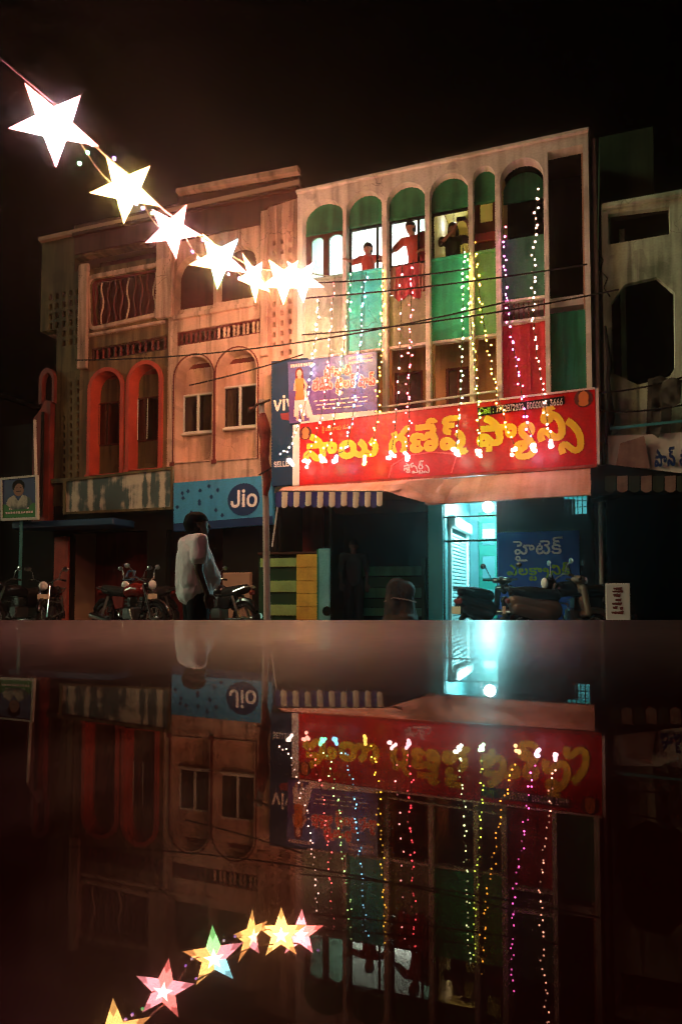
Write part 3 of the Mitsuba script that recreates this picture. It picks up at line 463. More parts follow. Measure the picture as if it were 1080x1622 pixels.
# the lit passage
put('passage_wall', join(box(GL0 - 0.058, GL0, 0.104, 3.0, 0.1, 3.1), box(GL0, EAST - 0.125, 3.0, 3.08, 0.1, 3.1)), 'm_cyanwall', shop)
put('passage_ceiling', box(GL0, EAST - 0.125, 0.104, 3.0, 2.98, 3.05), 'm_tealpost', shop)
put('passage_floor', box(GL0, EAST - 0.125, 0.104, 3.0, 0.1, 0.15), 'm_pavement', shop)
t0, t1 = 0.5, 2.35
for k in range(26):   # rolling shutter on the side wall of the passage
    z = 0.25 + k * 0.072
    put('shutter_slat', bevel(GL0 + 0.003, GL0 + 0.025, t0, t1, z, z + 0.056, 0.010), 'm_shutter', shop)
put('shutter_guide', join(box(GL0 + 0.003, GL0 + 0.06, t0 - 0.09, t0 - 0.02, 0.15, 2.2), box(GL0 + 0.003, GL0 + 0.06, t1 + 0.02, t1 + 0.10, 0.15, 2.2)), 'm_white', shop)
put('shutter_box', bevel(GL0 + 0.003, GL0 + 0.14, t0 - 0.1, t1 + 0.12, 2.2, 2.42, 0.02), 'm_white', shop)
put('lintel_rail', box(GL0 + 0.003, GL1 - 0.003, -0.03, 0.0, Z(745, 858), Z(745, 855)), 'm_black', shop)
put('lintel_rail', box(GL0 + 0.003, GL1 - 0.003, -0.03, 0.0, Z(745, 819), Z(745, 817)), 'm_black', shop)
gdoor = put('door', bevel(S(758, 880, 2.95), S(800, 880, 2.95), 2.93, 2.996, 0.15, 2.75, 0.01), 'm_shopgreen', shop)
for k in range(3): put('door_panel', bevel(S(764, 880, 2.93), S(784, 880, 2.93), 2.905, 2.927, 0.5 + k * 0.75, 1.0 + k * 0.75, 0.01), 'm_cyanwall', gdoor)
put('notice', slab(sbox(S(764, 855, 2.9), Z(770, 853, 2.9), S(784, 855, 2.9), Z(770, 838, 2.9)), 2.895, 2.90), 'm_white', shop)
for k in range(5): put('vent_bar', tube([(S(893 + 7.2 * k, 790), 0.02, Z(910, 815)), (S(893 + 7.2 * k, 790), 0.02, Z(910, 772))], 0.009, 6), 'm_black', shop)
for k in range(3): put('vent_bar', tube([(S(893, 790), 0.03, Z(910, 783 + 10 * k)), (S(929, 790), 0.03, Z(910, 783 + 10 * k))], 0.007, 6), 'm_black', shop)
put('added_box', bevel(S(893, 800, 0.2), S(911, 800, 0.2), 0.14, 0.24, Z(905, 818, 0.2), Z(905, 791, 0.2), 0.01), 'm_black', shop)  # added dark box, gives the lit vent its stepped outline

lamp_c = world(S(773, 803, 1.1), 1.1, Z(773, 803, 1.1))
lamp = put('passage_lamp', ball(lamp_c, 0.11, 2), 'm_white', M=None, smooth=True, light=LAMP, weight=120, label='round cyan white lamp glowing at the top of the shop passage', cat='lamp')
put('lamp_holder', tube([lamp_c + [0, 0, 0.105], lamp_c + [0, 0, 0.2]], 0.03), 'm_black', lamp, M=None)
put('lamp_cord', tube([lamp_c + [0, 0, 0.2], [lamp_c[0], lamp_c[1], 2.98]], 0.008, 6), 'm_wire', lamp, M=None)
tube_l = put('tube_lamp', tube([(0.25, 3.12, 8.45), (1.45, 3.12, 8.45)], 0.035, 10), 'm_white', light=TUBE, weight=15, label='fluorescent tube on the back wall of the white upstairs room', cat='lamp')
put('fitting', box(0.2, 1.5, 3.16, 3.198, 8.42, 8.48), 'm_white', tube_l)
tube_2 = put('tube_lamp', tube([(1.5, 3.12, 8.72), (2.25, 3.12, 8.72)], 0.03, 10), 'm_white', light=TUBE, weight=12, label='fluorescent tube near the partition of the white upstairs room', cat='lamp')
put('fitting', box(1.45, 2.3, 3.16, 3.198, 8.69, 8.75), 'm_white', tube_2)
bulb_y = put('ceiling_bulb', ball((x34 + 0.25, 1.2, 8.6), 0.05), 'm_white', smooth=True, light=BULBY, weight=8, label='small warm bulb hanging in the yellow upstairs room', cat='lamp')
put('bulb_cord', tube([(x34 + 0.25, 1.2, 8.65), (x34 + 0.25, 1.2, 8.91)], 0.006, 6), 'm_wire', bulb_y)

# ================================================================== the red shop sign
TS = -0.55
def quad(tl, tr, br, bl, t): return Polygon([loc(*q, t) for q in (tl, tr, br, bl)])
qs = quad((475, 671), (942, 616), (945, 735), (474, 768), TS)
sign = put('shop_sign', slab(qs, TS, TS + 0.16), 'm_signred', label='long red shop sign with big yellow lettering under the green bays', cat='sign')
s0, s1 = S(475, 720, TS), S(944, 680, TS)
zt = lambda s: np.interp(s, [s0, s1], [Z(475, 671, TS), Z(942, 616, TS)])
zb = lambda s: np.interp(s, [s0, s1], [Z(474, 768, TS), Z(945, 735, TS)])
def on_quad(poly, q, t, depth=0.008):
    """A polygon drawn in the unit square, laid on the board spanned by the four corners q (tl, tr, br, bl)."""
    tl, tr, br, bl = [np.array(loc(*c, t)) for c in q]
    from shapely import transform
    def f(c):
        x, y = c[:, :1], c[:, 1:2]
        return (bl * (1 - x) + br * x) * (1 - y) + (tl * (1 - x) + tr * x) * y
    return slab(transform(poly.segmentize(0.05), f), t - depth, t - 0.001)
QS = ((475, 671), (942, 616), (945, 735), (474, 768))
main = fit(glyphs('main'), 0.015, 0.965, 0.13, 0.86)
put('lettering', on_quad(main, QS, TS, 0.012), 'm_signyellow', sign, label='big yellow painted lettering')
put('small_lettering', on_quad(fit(glyphs('sports'), 0.385, 0.475, 0.04, 0.235), QS, TS), 'm_signpale', sign)
put('ampersand', latin('&', S(643, 745, TS), S(650, 745, TS), Z(646, 749, TS), Z(646, 740, TS), TS), 'm_signpale', sign)
put('line_lettering', on_quad(fit(glyphs('sri'), 0.085, 0.20, 0.80, 0.92), QS, TS), 'm_orange', sign)
put('ray_panel', on_quad(Polygon([(0.33, 0.02), (0.34, 0.2), (0.40, 0.34), (0.48, 0.36), (0.57, 0.30), (0.55, 0.02)]).difference(Polygon([(0.335, 0.02), (0.345, 0.19), (0.40, 0.32), (0.48, 0.34), (0.565, 0.28), (0.545, 0.02)])), QS, TS), 'm_letterred', sign)
put('phone_strip', slab(quad((757, 646), (893, 627), (894, 639), (757, 659), TS - 0.03), TS - 0.03, TS - 0.002), 'm_black', sign)
pa, pb = loc(759, 656, TS - 0.03), loc(891, 638, TS - 0.03)
cm = latin('Cell :', pa[0], pa[0] + (pb[0] - pa[0]) * 0.18, pa[1], pa[1] + 0.115, TS - 0.031)
put('phone_word', cm, 'm_lettergreen', sign)
put('phone_number', join(latin('7702872002', pa[0] + (pb[0] - pa[0]) * 0.21, pa[0] + (pb[0] - pa[0]) * 0.54, pa[1] + 0.008, pa[1] + 0.13, TS - 0.031), latin('8000005', pa[0] + (pb[0] - pa[0]) * 0.58, pa[0] + (pb[0] - pa[0]) * 0.82, pa[1] + 0.016, pa[1] + 0.14, TS - 0.031), latin('3666', pa[0] + (pb[0] - pa[0]) * 0.85, pb[0], pa[1] + 0.03, pa[1] + 0.15, TS - 0.031)), 'm_signpale', sign)
def emblem(px, py, r):
    s, z = loc(px, py, TS)
    e = put('emblem', slab(Point(0, 0).buffer(r, 16), TS - 0.006, TS - 0.001) .apply_translation((s, 0, z)), 'm_darkred', sign)
    shape = unary_union([affinity.scale(Point(0, 0.02).buffer(r * 0.62), 0.9, 1.1), Polygon([(-r * 0.45, r * 0.45), (r * 0.45, r * 0.45), (0, r * 1.0)]), affinity.scale(Point(0, -r * 0.5).buffer(r * 0.5), 1.1, 0.8)])
    put('figure', slab(shape, TS - 0.012, TS - 0.0065).apply_translation((s, 0, z)), 'm_orange', e)
emblem(924, 631, 0.15); emblem(484, 686, 0.13)
put('edge_strip', slab(quad((464, 673), (474, 671), (473.5, 768), (463, 769), TS - 0.02), TS - 0.02, TS + 0.16), 'm_white', sign)
put('edge_strip', slab(quad((943, 615), (948, 614), (950, 735), (945.5, 735), TS - 0.02), TS - 0.02, TS + 0.16), 'm_signpale', sign)
put('top_rail', slab(quad((475, 668), (942, 613), (942, 616), (475, 671), TS - 0.01), TS - 0.02, TS + 0.16), 'm_signpale', sign)
put('bottom_rail', slab(quad((474, 768.5), (945, 735.5), (945, 740), (474, 772), TS - 0.01), TS - 0.02, TS + 0.16), 'm_redarch', sign)
for px in (500, 610, 720, 830, 930): put('bracket', box(S(px, 690, TS), S(px, 690, TS) + 0.05, TS + 0.16, -0.2, Z(px, 700, TS), Z(px, 700, TS) + 0.05), 'm_steel', sign)

# ------------------------------------------------------------------ banner and side board
TBN = -0.40
vb = put('vertical_board', slab(quad((430, 572), (486, 566), (488, 766), (430, 770), TBN), TBN, TBN + 0.12), 'm_navy', label='tall dark blue board left of the red sign', cat='sign')
put('lettering', latin('vivo', S(433, 640, TBN), S(482, 640, TBN), Z(455, 650, TBN), Z(455, 625, TBN), TBN - 0.002), 'm_white', vb)
put('lettering', latin('SELLER', S(434, 732, TBN), S(462, 732, TBN), Z(450, 739, TBN), Z(450, 730, TBN), TBN - 0.002), 'm_letterwhite', vb)
put('colour_patch', slab(quad((444, 655), (470, 651), (470, 668), (446, 664), TBN - 0.002), TBN - 0.006, TBN - 0.001), 'm_pink', vb)
TB = -0.50
QB = ((456, 573), (596, 556), (597, 660), (458, 670))
bn = put('banner', slab(quad(*QB, TB), TB, TB + 0.06), 'm_purple', label='purple and blue printed banner showing a standing woman in orange', cat='banner')
for nm_, box_ in (('sonali', (0.42, 0.72, 0.68, 0.86)), ('ladies', (0.28, 0.985, 0.40, 0.69))):
    put('letter_outline', on_quad(fit(glyphs(nm_), *box_).buffer(0.008), QB, TB, 0.005), 'm_signpale', bn)
put('lettering', on_quad(fit(glyphs('sonali'), 0.42, 0.72, 0.68, 0.86), QB, TB), 'm_letterred', bn)
put('lettering', on_quad(fit(glyphs('ladies'), 0.28, 0.985, 0.40, 0.69), QB, TB), 'm_letterred', bn)
for k, (x0, x1, y, w) in enumerate([(0.30, 0.96, 0.31, 0.018), (0.32, 0.95, 0.245, 0.018), (0.33, 0.90, 0.18, 0.014)]):
    put('text_line', on_quad(unary_union([sbox(x0 + i * 0.06, y, x0 + i * 0.06 + 0.035 + 0.02 * ((i * 7 + k) % 2), y + w) for i in range(int((x1 - x0) / 0.06))]), QB, TB), 'm_signpale', bn)
put('text_line', on_quad(unary_union([sbox(0.70 + i * 0.022, y, 0.70 + i * 0.022 + 0.014, y + 0.04) for i in range(12) for y in (0.85, 0.92)]), QB, TB), 'm_signpale', bn)
put('text_line', on_quad(unary_union([sbox(0.03 + i * 0.03, 0.90, 0.03 + i * 0.03 + 0.02, 0.95) for i in range(9)]), QB, TB), 'm_signpale', bn)
put('bottom_strip', on_quad(sbox(0.24, 0.01, 0.97, 0.10), QB, TB), 'm_signpale', bn)
W = lambda pts: Polygon(pts)   # the printed woman, flat on the banner
put('printed_hair', on_quad(unary_union([affinity.scale(Point(0.13, 0.80).buffer(0.075), 0.6, 1.2), W([(0.085, 0.8), (0.09, 0.55), (0.19, 0.55), (0.175, 0.8)])]), QB, TB, 0.004), 'm_darkred', bn)
put('printed_skin', on_quad(unary_union([affinity.scale(Point(0.132, 0.79).buffer(0.048), 0.62, 1.25), W([(0.118, 0.77), (0.148, 0.77), (0.152, 0.70), (0.112, 0.70)]), LineString([(0.09, 0.68), (0.072, 0.53), (0.13, 0.50)]).buffer(0.014), LineString([(0.175, 0.68), (0.215, 0.58), (0.19, 0.50)]).buffer(0.014)]), QB, TB, 0.006), 'm_skinprint', bn)
for x0, x1 in ((0.10, 0.10), (0.16, 0.165)): put('printed_foot', on_quad(LineString([(x0, 0.095), (x1, 0.04)]).buffer(0.014), QB, TB, 0.006), 'm_skinprint', bn)
put('printed_top', on_quad(W([(0.085, 0.71), (0.18, 0.71), (0.178, 0.52), (0.185, 0.36), (0.075, 0.36), (0.09, 0.52)]), QB, TB, 0.008), 'm_orange', bn)
put('printed_trousers', on_quad(unary_union([W([(0.07, 0.36), (0.19, 0.36), (0.20, 0.10), (0.14, 0.10), (0.125, 0.25), (0.115, 0.10), (0.06, 0.10)]), W([(0.18, 0.52), (0.21, 0.5), (0.285, 0.08), (0.21, 0.06)])]), QB, TB, 0.007), 'm_signpale', bn)

# ------------------------------------------------------------------ awning: sloping sheet with a hanging corner, and the striped valance
TF = -1.45
def sheet(top, bottom, t_top, t_bot, n=40, m=8, wave=0.012, seed=0, thick=0.008):
    """A cloth between two px polylines, one on the plane t_top, one on t_bot."""
    A, B = curve_pts([(*loc(x, y, t_top), t_top) for x, y in top], n), curve_pts([(*loc(x, y, t_bot), t_bot) for x, y in bottom], n)
    k = np.linspace(0, 1, m)[None, :, None]
    G = A[:, None] * (1 - k) + B[:, None] * k
    v = np.stack([G[..., 0], G[..., 2], G[..., 1]], -1)
    nz = meshkit.fbm(v * [2.2, 2.2, 2.2] + seed, 3) - 0.5
    v[..., 2] += nz * wave * 4 * np.sin(np.pi * np.clip(k[..., 0], 0, 1) * 0.9); v[..., 1] -= nz * wave * 2
    v = v.reshape(-1, 3); i, j = np.meshgrid(np.arange(n - 1), np.arange(m - 1), indexing='ij')
    q = np.stack([i * m + j, i * m + j + 1, (i + 1) * m + j + 1, (i + 1) * m + j], -1).reshape(-1, 4)
    f = np.vstack([q[:, [0, 1, 2]], q[:, [0, 2, 3]]])
    return tm(v, f)
aw = put('awning_sheet', sheet([(690, 760), (800, 750), (937, 741)], [(672, 799), (800, 791), (935, 783)], TS + 0.02, TF, wave=0.02), 'm_tarp', smooth=True, label='salmon awning sheet sloping out under the right half of the red sign', cat='awning')
put('front_hem', tube([world(S(x, y, TF), TF, Z(x, y, TF)) for x, y in curve_pts([(676, 799.5), (800, 791.5), (936, 783.5)], 10)], 0.014), 'm_tarp', aw, M=None)
for px in (700, 780, 860, 930): put('support_rod', tube([(S(px, 780, TF), TF, Z(px, 796, TF) + 0.03), (S(px, 780, TF), -0.06, 2.96)], 0.012, 6), 'm_steel', aw)
aw2 = put('awning_sheet', sheet([(450, 771), (560, 765), (690, 756)], [(434, 780), (540, 779), (622, 778)], TS + 0.02, TF, wave=0.012, seed=4), 'm_tarp', smooth=True, label='narrow tan awning sheet under the left half of the red sign', cat='awning')
fl = put('hanging_flap', sheet([(606, 768), (660, 764), (735, 759)], [(610, 777), (668, 795), (702, 798)], TF + 0.25, TF - 0.03, wave=0.05, seed=9), 'm_tarp', smooth=True, label='loose salmon tarpaulin corner hanging where the two awnings meet', cat='tarpaulin')
put('fold', sheet([(640, 762), (702, 757)], [(690, 797), (704, 796)], TF + 0.22, TF - 0.06, 16, 6, 0.04, 3), 'm_tarp', fl, smooth=True)
va = thing('awning_valance', 'blue and white striped valance with a scalloped edge under the awning', 'awning valance')
n_st = 18
xs = np.linspace(437, 606, n_st + 1)
for k in range(n_st):
    x0, x1 = xs[k], xs[k + 1]
    st, zt0, zt1 = [], Z(x0, 779, TF - 0.03), Z(x1, 779, TF - 0.03)
    sa, sb = S(x0, 790, TF - 0.03), S(x1, 790, TF - 0.03)
    low = [(sa + (sb - sa) * u, Z(x0 * (1 - u) + x1 * u, 801 + 3.0 * math.sin(math.pi * u) + 1.5 * math.sin(k * 2.1), TF - 0.03)) for u in np.linspace(0, 1, 6)]
    v = []
    for r in (0.0, 0.5, 1.0):
        for u, (s, zl_) in zip(np.linspace(0, 1, 6), low):
            zz = (zt0 * (1 - u) + zt1 * u) * (1 - r) + zl_ * r
            v.append((s, TF - 0.03 - 0.03 * r * math.sin(math.pi * u) * (1 if k % 2 else -0.4) - 0.02 * r, zz))
    f = [[i * 6 + j, (i + 1) * 6 + j, (i + 1) * 6 + j + 1] for i in range(2) for j in range(5)] + [[i * 6 + j, (i + 1) * 6 + j + 1, i * 6 + j + 1] for i in range(2) for j in range(5)]
    put('stripe', tm(v, f), 'm_stripewhite' if k % 2 else 'm_stripeblue', va, smooth=True)
put('valance_rail', tube([(S(436, 778, TF), TF, Z(436, 778, TF)), (S(607, 778, TF), TF, Z(607, 778, TF))], 0.016), 'm_steel', va)
put('support_rod', tube([world(S(440, 800, TF), TF, Z(440, 800, TF)), world(S(431, 866, TF + 0.1), TF + 0.1, Z(431, 866, TF + 0.1))], 0.016), 'm_white', va, M=None)

# ------------------------------------------------------------------ shop fittings on the pavement level
ct = thing('shop_counter', 'green slatted wooden counter with a yellow end panel', 'counter')
TC = -0.75
for k, (y0, y1) in enumerate([(884, 898), (920, 938), (958, 975)]):
    put('plank', bevel(S(418 if k else 412, y0, TC), S(469, y0, TC), TC, TC + 0.04, Z(440, y1, TC), Z(440, y0, TC), 0.006), 'm_plankgreen', ct)
put('back_board', box(S(410, 900, TC) - 0.02, S(469, 900, TC), TC + 0.043, TC + 0.07, 0.13, Z(440, 884, TC)), 'm_gapgreen', ct)
for k in range(6):
    za, zb_ = Z(487, 878, TC), 0.14; h = (za - zb_) / 6
    put('yellow_board', bevel(S(470, 900, TC), S(504, 900, TC), TC - 0.02, TC + 0.05, za - (k + 1) * h + 0.006, za - k * h, 0.006), 'm_yellow', ct)
put('counter_top', bevel(S(409, 882, TC), S(505, 880, TC), TC - 0.03, TC + 0.55, Z(470, 878, TC) + 0.002, Z(470, 874, TC), 0.01), 'm_wood', ct)
put('side_board', box(S(410, 900, TC) - 0.02, S(410, 900, TC), TC + 0.072, TC + 0.5, 0.13, Z(440, 884, TC)), 'm_gapgreen', ct)
cy = put('cyan_board', bevel(S(505, 900, TC - 0.05), S(523.5, 900, TC - 0.05), TC - 0.09, TC - 0.04, 0.13, Z(514, 869, TC - 0.05), 0.01), 'm_cyanboard', label='upright pale cyan board beside the yellow counter end', cat='board')
put('worn_spot', slab(Point(0, 0).buffer(0.09, 8), TC - 0.096, TC - 0.0915).apply_translation((S(519, 968, TC - 0.05), 0, Z(519, 968, TC - 0.05))), 'm_black', cy)
put('green_edge', box(S(503.6, 900, TC - 0.05), S(505, 900, TC - 0.05), TC - 0.10, TC - 0.04, 0.13, Z(514, 870, TC - 0.05)), 'm_green', cy)
sh = thing('green_shelf', 'dark green slatted shelf inside the unlit shop doorway', 'shelf')
for k, (y0, y1, m) in enumerate([(897, 912, 'm_teal'), (914, 930, 'm_gapgreen'), (931, 947, 'm_teal'), (949, 962, 'm_gapgreen'), (963, 976, 'm_green')]):
    put('plank', bevel(S(574, y0, 0.6), S(668, y0, 0.6), 0.6, 0.64, Z(620, y1, 0.6), Z(620, y0, 0.6), 0.006), 'm_deepgreen' if m != 'm_gapgreen' else m, sh)
put('frame', join(box(S(574, 900, 0.6) - 0.06, S(574, 900, 0.6), 0.56, 0.68, 0.1, 1.6), box(S(668, 900, 0.6), S(668, 900, 0.6) + 0.06, 0.56, 0.68, 0.1, 1.6)), 'm_gapgreen', sh)

# the blue board with two lines of lettering
TL = -0.14
QL = ((790, 836), (917, 846), (918, 976), (790, 976))
bb = put('blue_board', bevel(S(788, 900, TL), S(918, 900, TL), TL, TL + 0.07, 0.14, Z(850, 842, TL), 0.01), 'm_boardblue', label='blue shop board with white and green hand painted lettering', cat='sign')
put('lettering', slab(fit(glyphs('hitech'), S(813, 870, TL), S(891, 870, TL), Z(850, 889, TL), Z(850, 851, TL)), TL - 0.006, TL - 0.001), 'm_letterwhite', bb, label='white painted lettering')
put('lettering', slab(fit(glyphs('elec'), S(803, 905, TL), S(903, 905, TL), Z(850, 921, TL), Z(850, 891, TL)), TL - 0.006, TL - 0.001), 'm_lettergreen', bb, label='green painted lettering')
cardT = -1.7
cd = put('menu_stand', bevel(S(959, 950, cardT), S(998, 950, cardT), cardT, cardT + 0.04, Z(978, 977, cardT) - 0.1, Z(978, 924, cardT), 0.008), 'm_white', label='small pale notice board with dark red marks standing on the pavement', cat='sign')
mk = []
for k, (x, y, w, h) in enumerate([(971, 931, 14, 4), (969, 936, 18, 3), (971, 941, 12, 5), (974, 949, 10, 4), (969, 955, 16, 4), (970, 961, 8, 4), (981, 962, 6, 5), (968, 969, 20, 4)]):
    mk.append(Polygon([loc(x, y, cardT), loc(x + w, y - 1, cardT), loc(x + w - 1, y + h, cardT), loc(x + 1, y + h - 1, cardT)]))
put('marks', slab(unary_union(mk), cardT - 0.006, cardT - 0.001), 'm_darkred', cd)
put('leg', box(S(964, 950, cardT), S(964, 950, cardT) + 0.04, cardT + 0.005, cardT + 0.035, 0.13, Z(978, 977, cardT) - 0.103), 'm_wood', cd)
put('leg', box(S(990, 950, cardT), S(990, 950, cardT) + 0.04, cardT + 0.005, cardT + 0.035, 0.13, Z(978, 977, cardT) - 0.103), 'm_wood', cd)

# ================================================================== the ochre building on the left
ob = thing('ochre_building', 'old ochre building with red rimmed arches and pierced screens left of the green bays', 'building')
SL, SLB, SR, ZL = S(65, 450), S(89, 560), -0.064, 9.34
px_poly = lambda pts, t=0.0: Polygon([loc(x, y, t) for x, y in pts])
def rounded(pts, r, t=0.0): return px_poly(pts, t).buffer(-r).buffer(r, quad_segs=4)
znotch = Z(77, 523)
wallp = Polygon([(SLB, 2.95), (SR, 2.95), (SR, ZL), (SL, ZL), (SL, znotch), (SLB, znotch)])
ARCH = [(S(144, 660), S(193, 660), Z(169, 587), Z(169, 752)), (S(205, 660), S(254, 660), Z(230, 576), Z(230, 744)), (S(278, 660), S(338, 660), Z(310, 563), Z(310, 732)), (S(344, 660), S(408, 660), Z(378, 552), Z(378, 728))]
zarch = np.mean([a[2] for a in ARCH]); 
ARCH = [(a, b, c, d) for (a, b, c, d) in ARCH]
arches = [arch(a, b, d, c, (b - a) * 0.5) for a, b, c, d in ARCH]
UPA = [arch(S(278, 440), S(338, 440), Z(308, 487), Z(308, 402), (S(338, 440) - S(278, 440)) / 2), arch(S(344, 440), S(406, 440), Z(375, 474), Z(375, 388), (S(406, 440) - S(344, 440)) / 2)]
panel = rounded([(143, 443), (261, 421), (261, 493), (145, 519)], 0.14)
log1 = px_poly([(118, 408), (262, 378), (262, 404), (118, 430)])  # opening cut to stand in for the dark shadow under the slab
bandA = px_poly([(144, 552), (265, 530), (265, 553), (144, 572)])
bandB = px_poly([(280, 526), (412, 503), (412, 527), (280, 548)])
jal = []
for c, px in enumerate((434, 446.5, 459.5, 473)):
    for r in range(13):
        y = 384 + r * 16.2 - (px - 434) * 0.2
        if y > 562: continue
        s, z = loc(px, y); jal.append(sbox(s - 0.035, z - 0.055, s + 0.035, z + 0.055))
for c, px in enumerate((101, 112, 123)):
    for r in range(12):
        y = 608 + r * 13.2 - (px - 112) * 0.2
        if c == 0 and r < 4: continue
        s, z = loc(px, y); jal.append(sbox(s - 0.035, z - 0.06, s + 0.035, z + 0.06))
for c, px in enumerate((80, 90, 101, 112, 122)):
    for r in range(6 if c > 1 else 4):
        y = 466 + r * 15.5 - (px - 100) * 0.2
        s, z = loc(px, y); jal.append(sbox(s - 0.05, z - 0.07, s + 0.05, z + 0.07))
holes = unary_union(arches + UPA + [panel, log1, bandA, bandB] + jal)
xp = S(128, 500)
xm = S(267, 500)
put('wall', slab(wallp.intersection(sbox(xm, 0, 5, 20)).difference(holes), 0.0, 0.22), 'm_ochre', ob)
put('wall', slab(wallp.intersection(sbox(xp, 0, xm - 0.002, 20)).difference(holes), 0.003, 0.22), 'm_dimochre', ob)
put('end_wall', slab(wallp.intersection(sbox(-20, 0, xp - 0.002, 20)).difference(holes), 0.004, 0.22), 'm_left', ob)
put('rear_wall', slab(Polygon([(SL, 0), (SR, 0), (SR, ZL), (SL, ZL)]), 6.0, 6.2), 'm_brownwall', ob)
put('side_wall', box(SL, SL + 0.15, 0.225, 6.0, znotch, ZL - 0.004), 'm_brownwall', ob)
put('side_wall', box(SLB, SLB + 0.15, 0.225, 6.0, 0, znotch - 0.004), 'm_brownwall', ob)
put('roof', box(SL - 0.02, SR, -0.10, 6.2, ZL + 0.003, ZL + 0.10), 'm_brownwall', ob)
put('inner_wall', box(SLB + 0.16, SR - 0.02, 1.3, 1.4, 0.1, ZL - 0.01), 'm_darkred', ob)  # dark red colour imitates the reddish shade inside the openings
put('inner_floor', join([box(SLB + 0.16, SR - 0.02, 0.30, 1.295, z, z + 0.1) for z in (2.95, 5.9)]), 'm_darkred', ob)
# brown band and cornice under the roof
put('parapet_band', slab(px_poly([(120, 358), (283, 323), (283, 313), (474, 281), (474, 312), (424, 329), (412, 356), (276, 384), (262, 375), (120, 404)]), -0.04, -0.002), 'm_brownband', ob)
put('band_ledge', slab(px_poly([(120, 372), (474, 299), (474, 303), (120, 377)]), -0.12, -0.042), 'm_brownband', ob)
put('cornice', slab(px_poly([(285, 304), (476, 268), (476, 277), (285, 311)]), -0.16, -0.002), 'm_ochre', ob)
put('pilaster', bevel(S(250, 470), S(276, 470), -0.10, -0.002, Z(262, 505), Z(262, 384), 0.02), 'm_ochre', ob)
put('pilaster', bevel(S(127, 500), S(142, 500), -0.10, -0.002, Z(134, 585), Z(134, 420), 0.02), 'm_ochre', ob)
put('pilaster', bevel(S(414, 500), S(426, 500), -0.08, -0.002, Z(420, 565), Z(420, 335), 0.02), 'm_ochre', ob)
put('string_course', slab(px_poly([(276, 502), (412, 478), (412, 484), (276, 508)]), -0.09, -0.002), 'm_ochre', ob)
put('string_course', slab(px_poly([(142, 530), (262, 508), (262, 512), (142, 534)]), -0.07, -0.002), 'm_ochre', ob)
put('panel_frame', slab(panel.buffer(0.09).difference(panel.buffer(0.005)), -0.06, -0.002), 'm_ochre', ob)
# flutes above the pierced screen
for k in range(6): put('flute', tube([(S(431 + 8.4 * k, 350), -0.005, Z(431 + 8.4 * k, 372 - 1.4 * k)), (S(431 + 8.4 * k, 350), -0.005, Z(431 + 8.4 * k, 333 - 1.6 * k))], 0.022, 8), 'm_ochre', ob)
# ornamental grille in the rounded opening: wavy upright bars
gp = put('grille', slab(panel.buffer(-0.004).difference(panel.buffer(-0.05)), 0.05, 0.10), 'm_darkred', ob)
a0, c0, a1, c1 = panel.bounds
for k in range(11):
    s = a0 + (k + 0.6) * (a1 - a0) / 11.4
    pts = [(s + 0.035 * math.sin(z * 9 + k * 1.9), 0.07, z) for z in np.linspace(c0 + 0.08, c1 - 0.08, 14)]
    seg = panel.buffer(-0.03).intersection(LineString([(p[0], p[2]) for p in pts]))
    seg = max(getattr(seg, 'geoms', [seg]), key=lambda q: q.length)
    if seg.length > 0.1: put('grille_bar', tube([(x, 0.07, z) for x, z in seg.coords], 0.020, 6), 'm_ochre' if k % 4 == 1 else 'm_darkred', gp)
for bnd, n, alt in ((bandA, 12, 1), (bandB, 17, 0)):
    p = list(bnd.exterior.coords)[:4]; (tl, tr, br, bl) = p
    bs = put('balustrade', slab(bnd.buffer(-0.003).difference(bnd.buffer(-0.035)), 0.03, 0.12), 'm_brownband' if alt else 'm_darkred', ob)
    for k in range(n):
        u = (k + 0.7) / (n + 0.4); w = 0.28 if (k < n * 0.42 and not alt) else 1.0
        lo = (bl[0] + (br[0] - bl[0]) * u, bl[1] + (br[1] - bl[1]) * u + 0.03); hi = (lo[0], tl[1] + (tr[1] - tl[1]) * u - 0.03)
        h = hi[1] - lo[1]; zz = np.linspace(lo[1], hi[1], 9)
        put('baluster', tube([(lo[0] + 0.02 * math.sin(3 * k) * (j % 2), 0.075, z) for j, z in enumerate(zz)], [0.018 + 0.018 * abs(math.sin(j * 0.8 + k)) for j in range(9)], 7), 'm_ochre' if (not alt and k >= n * 0.42) else 'm_darkred', bs)
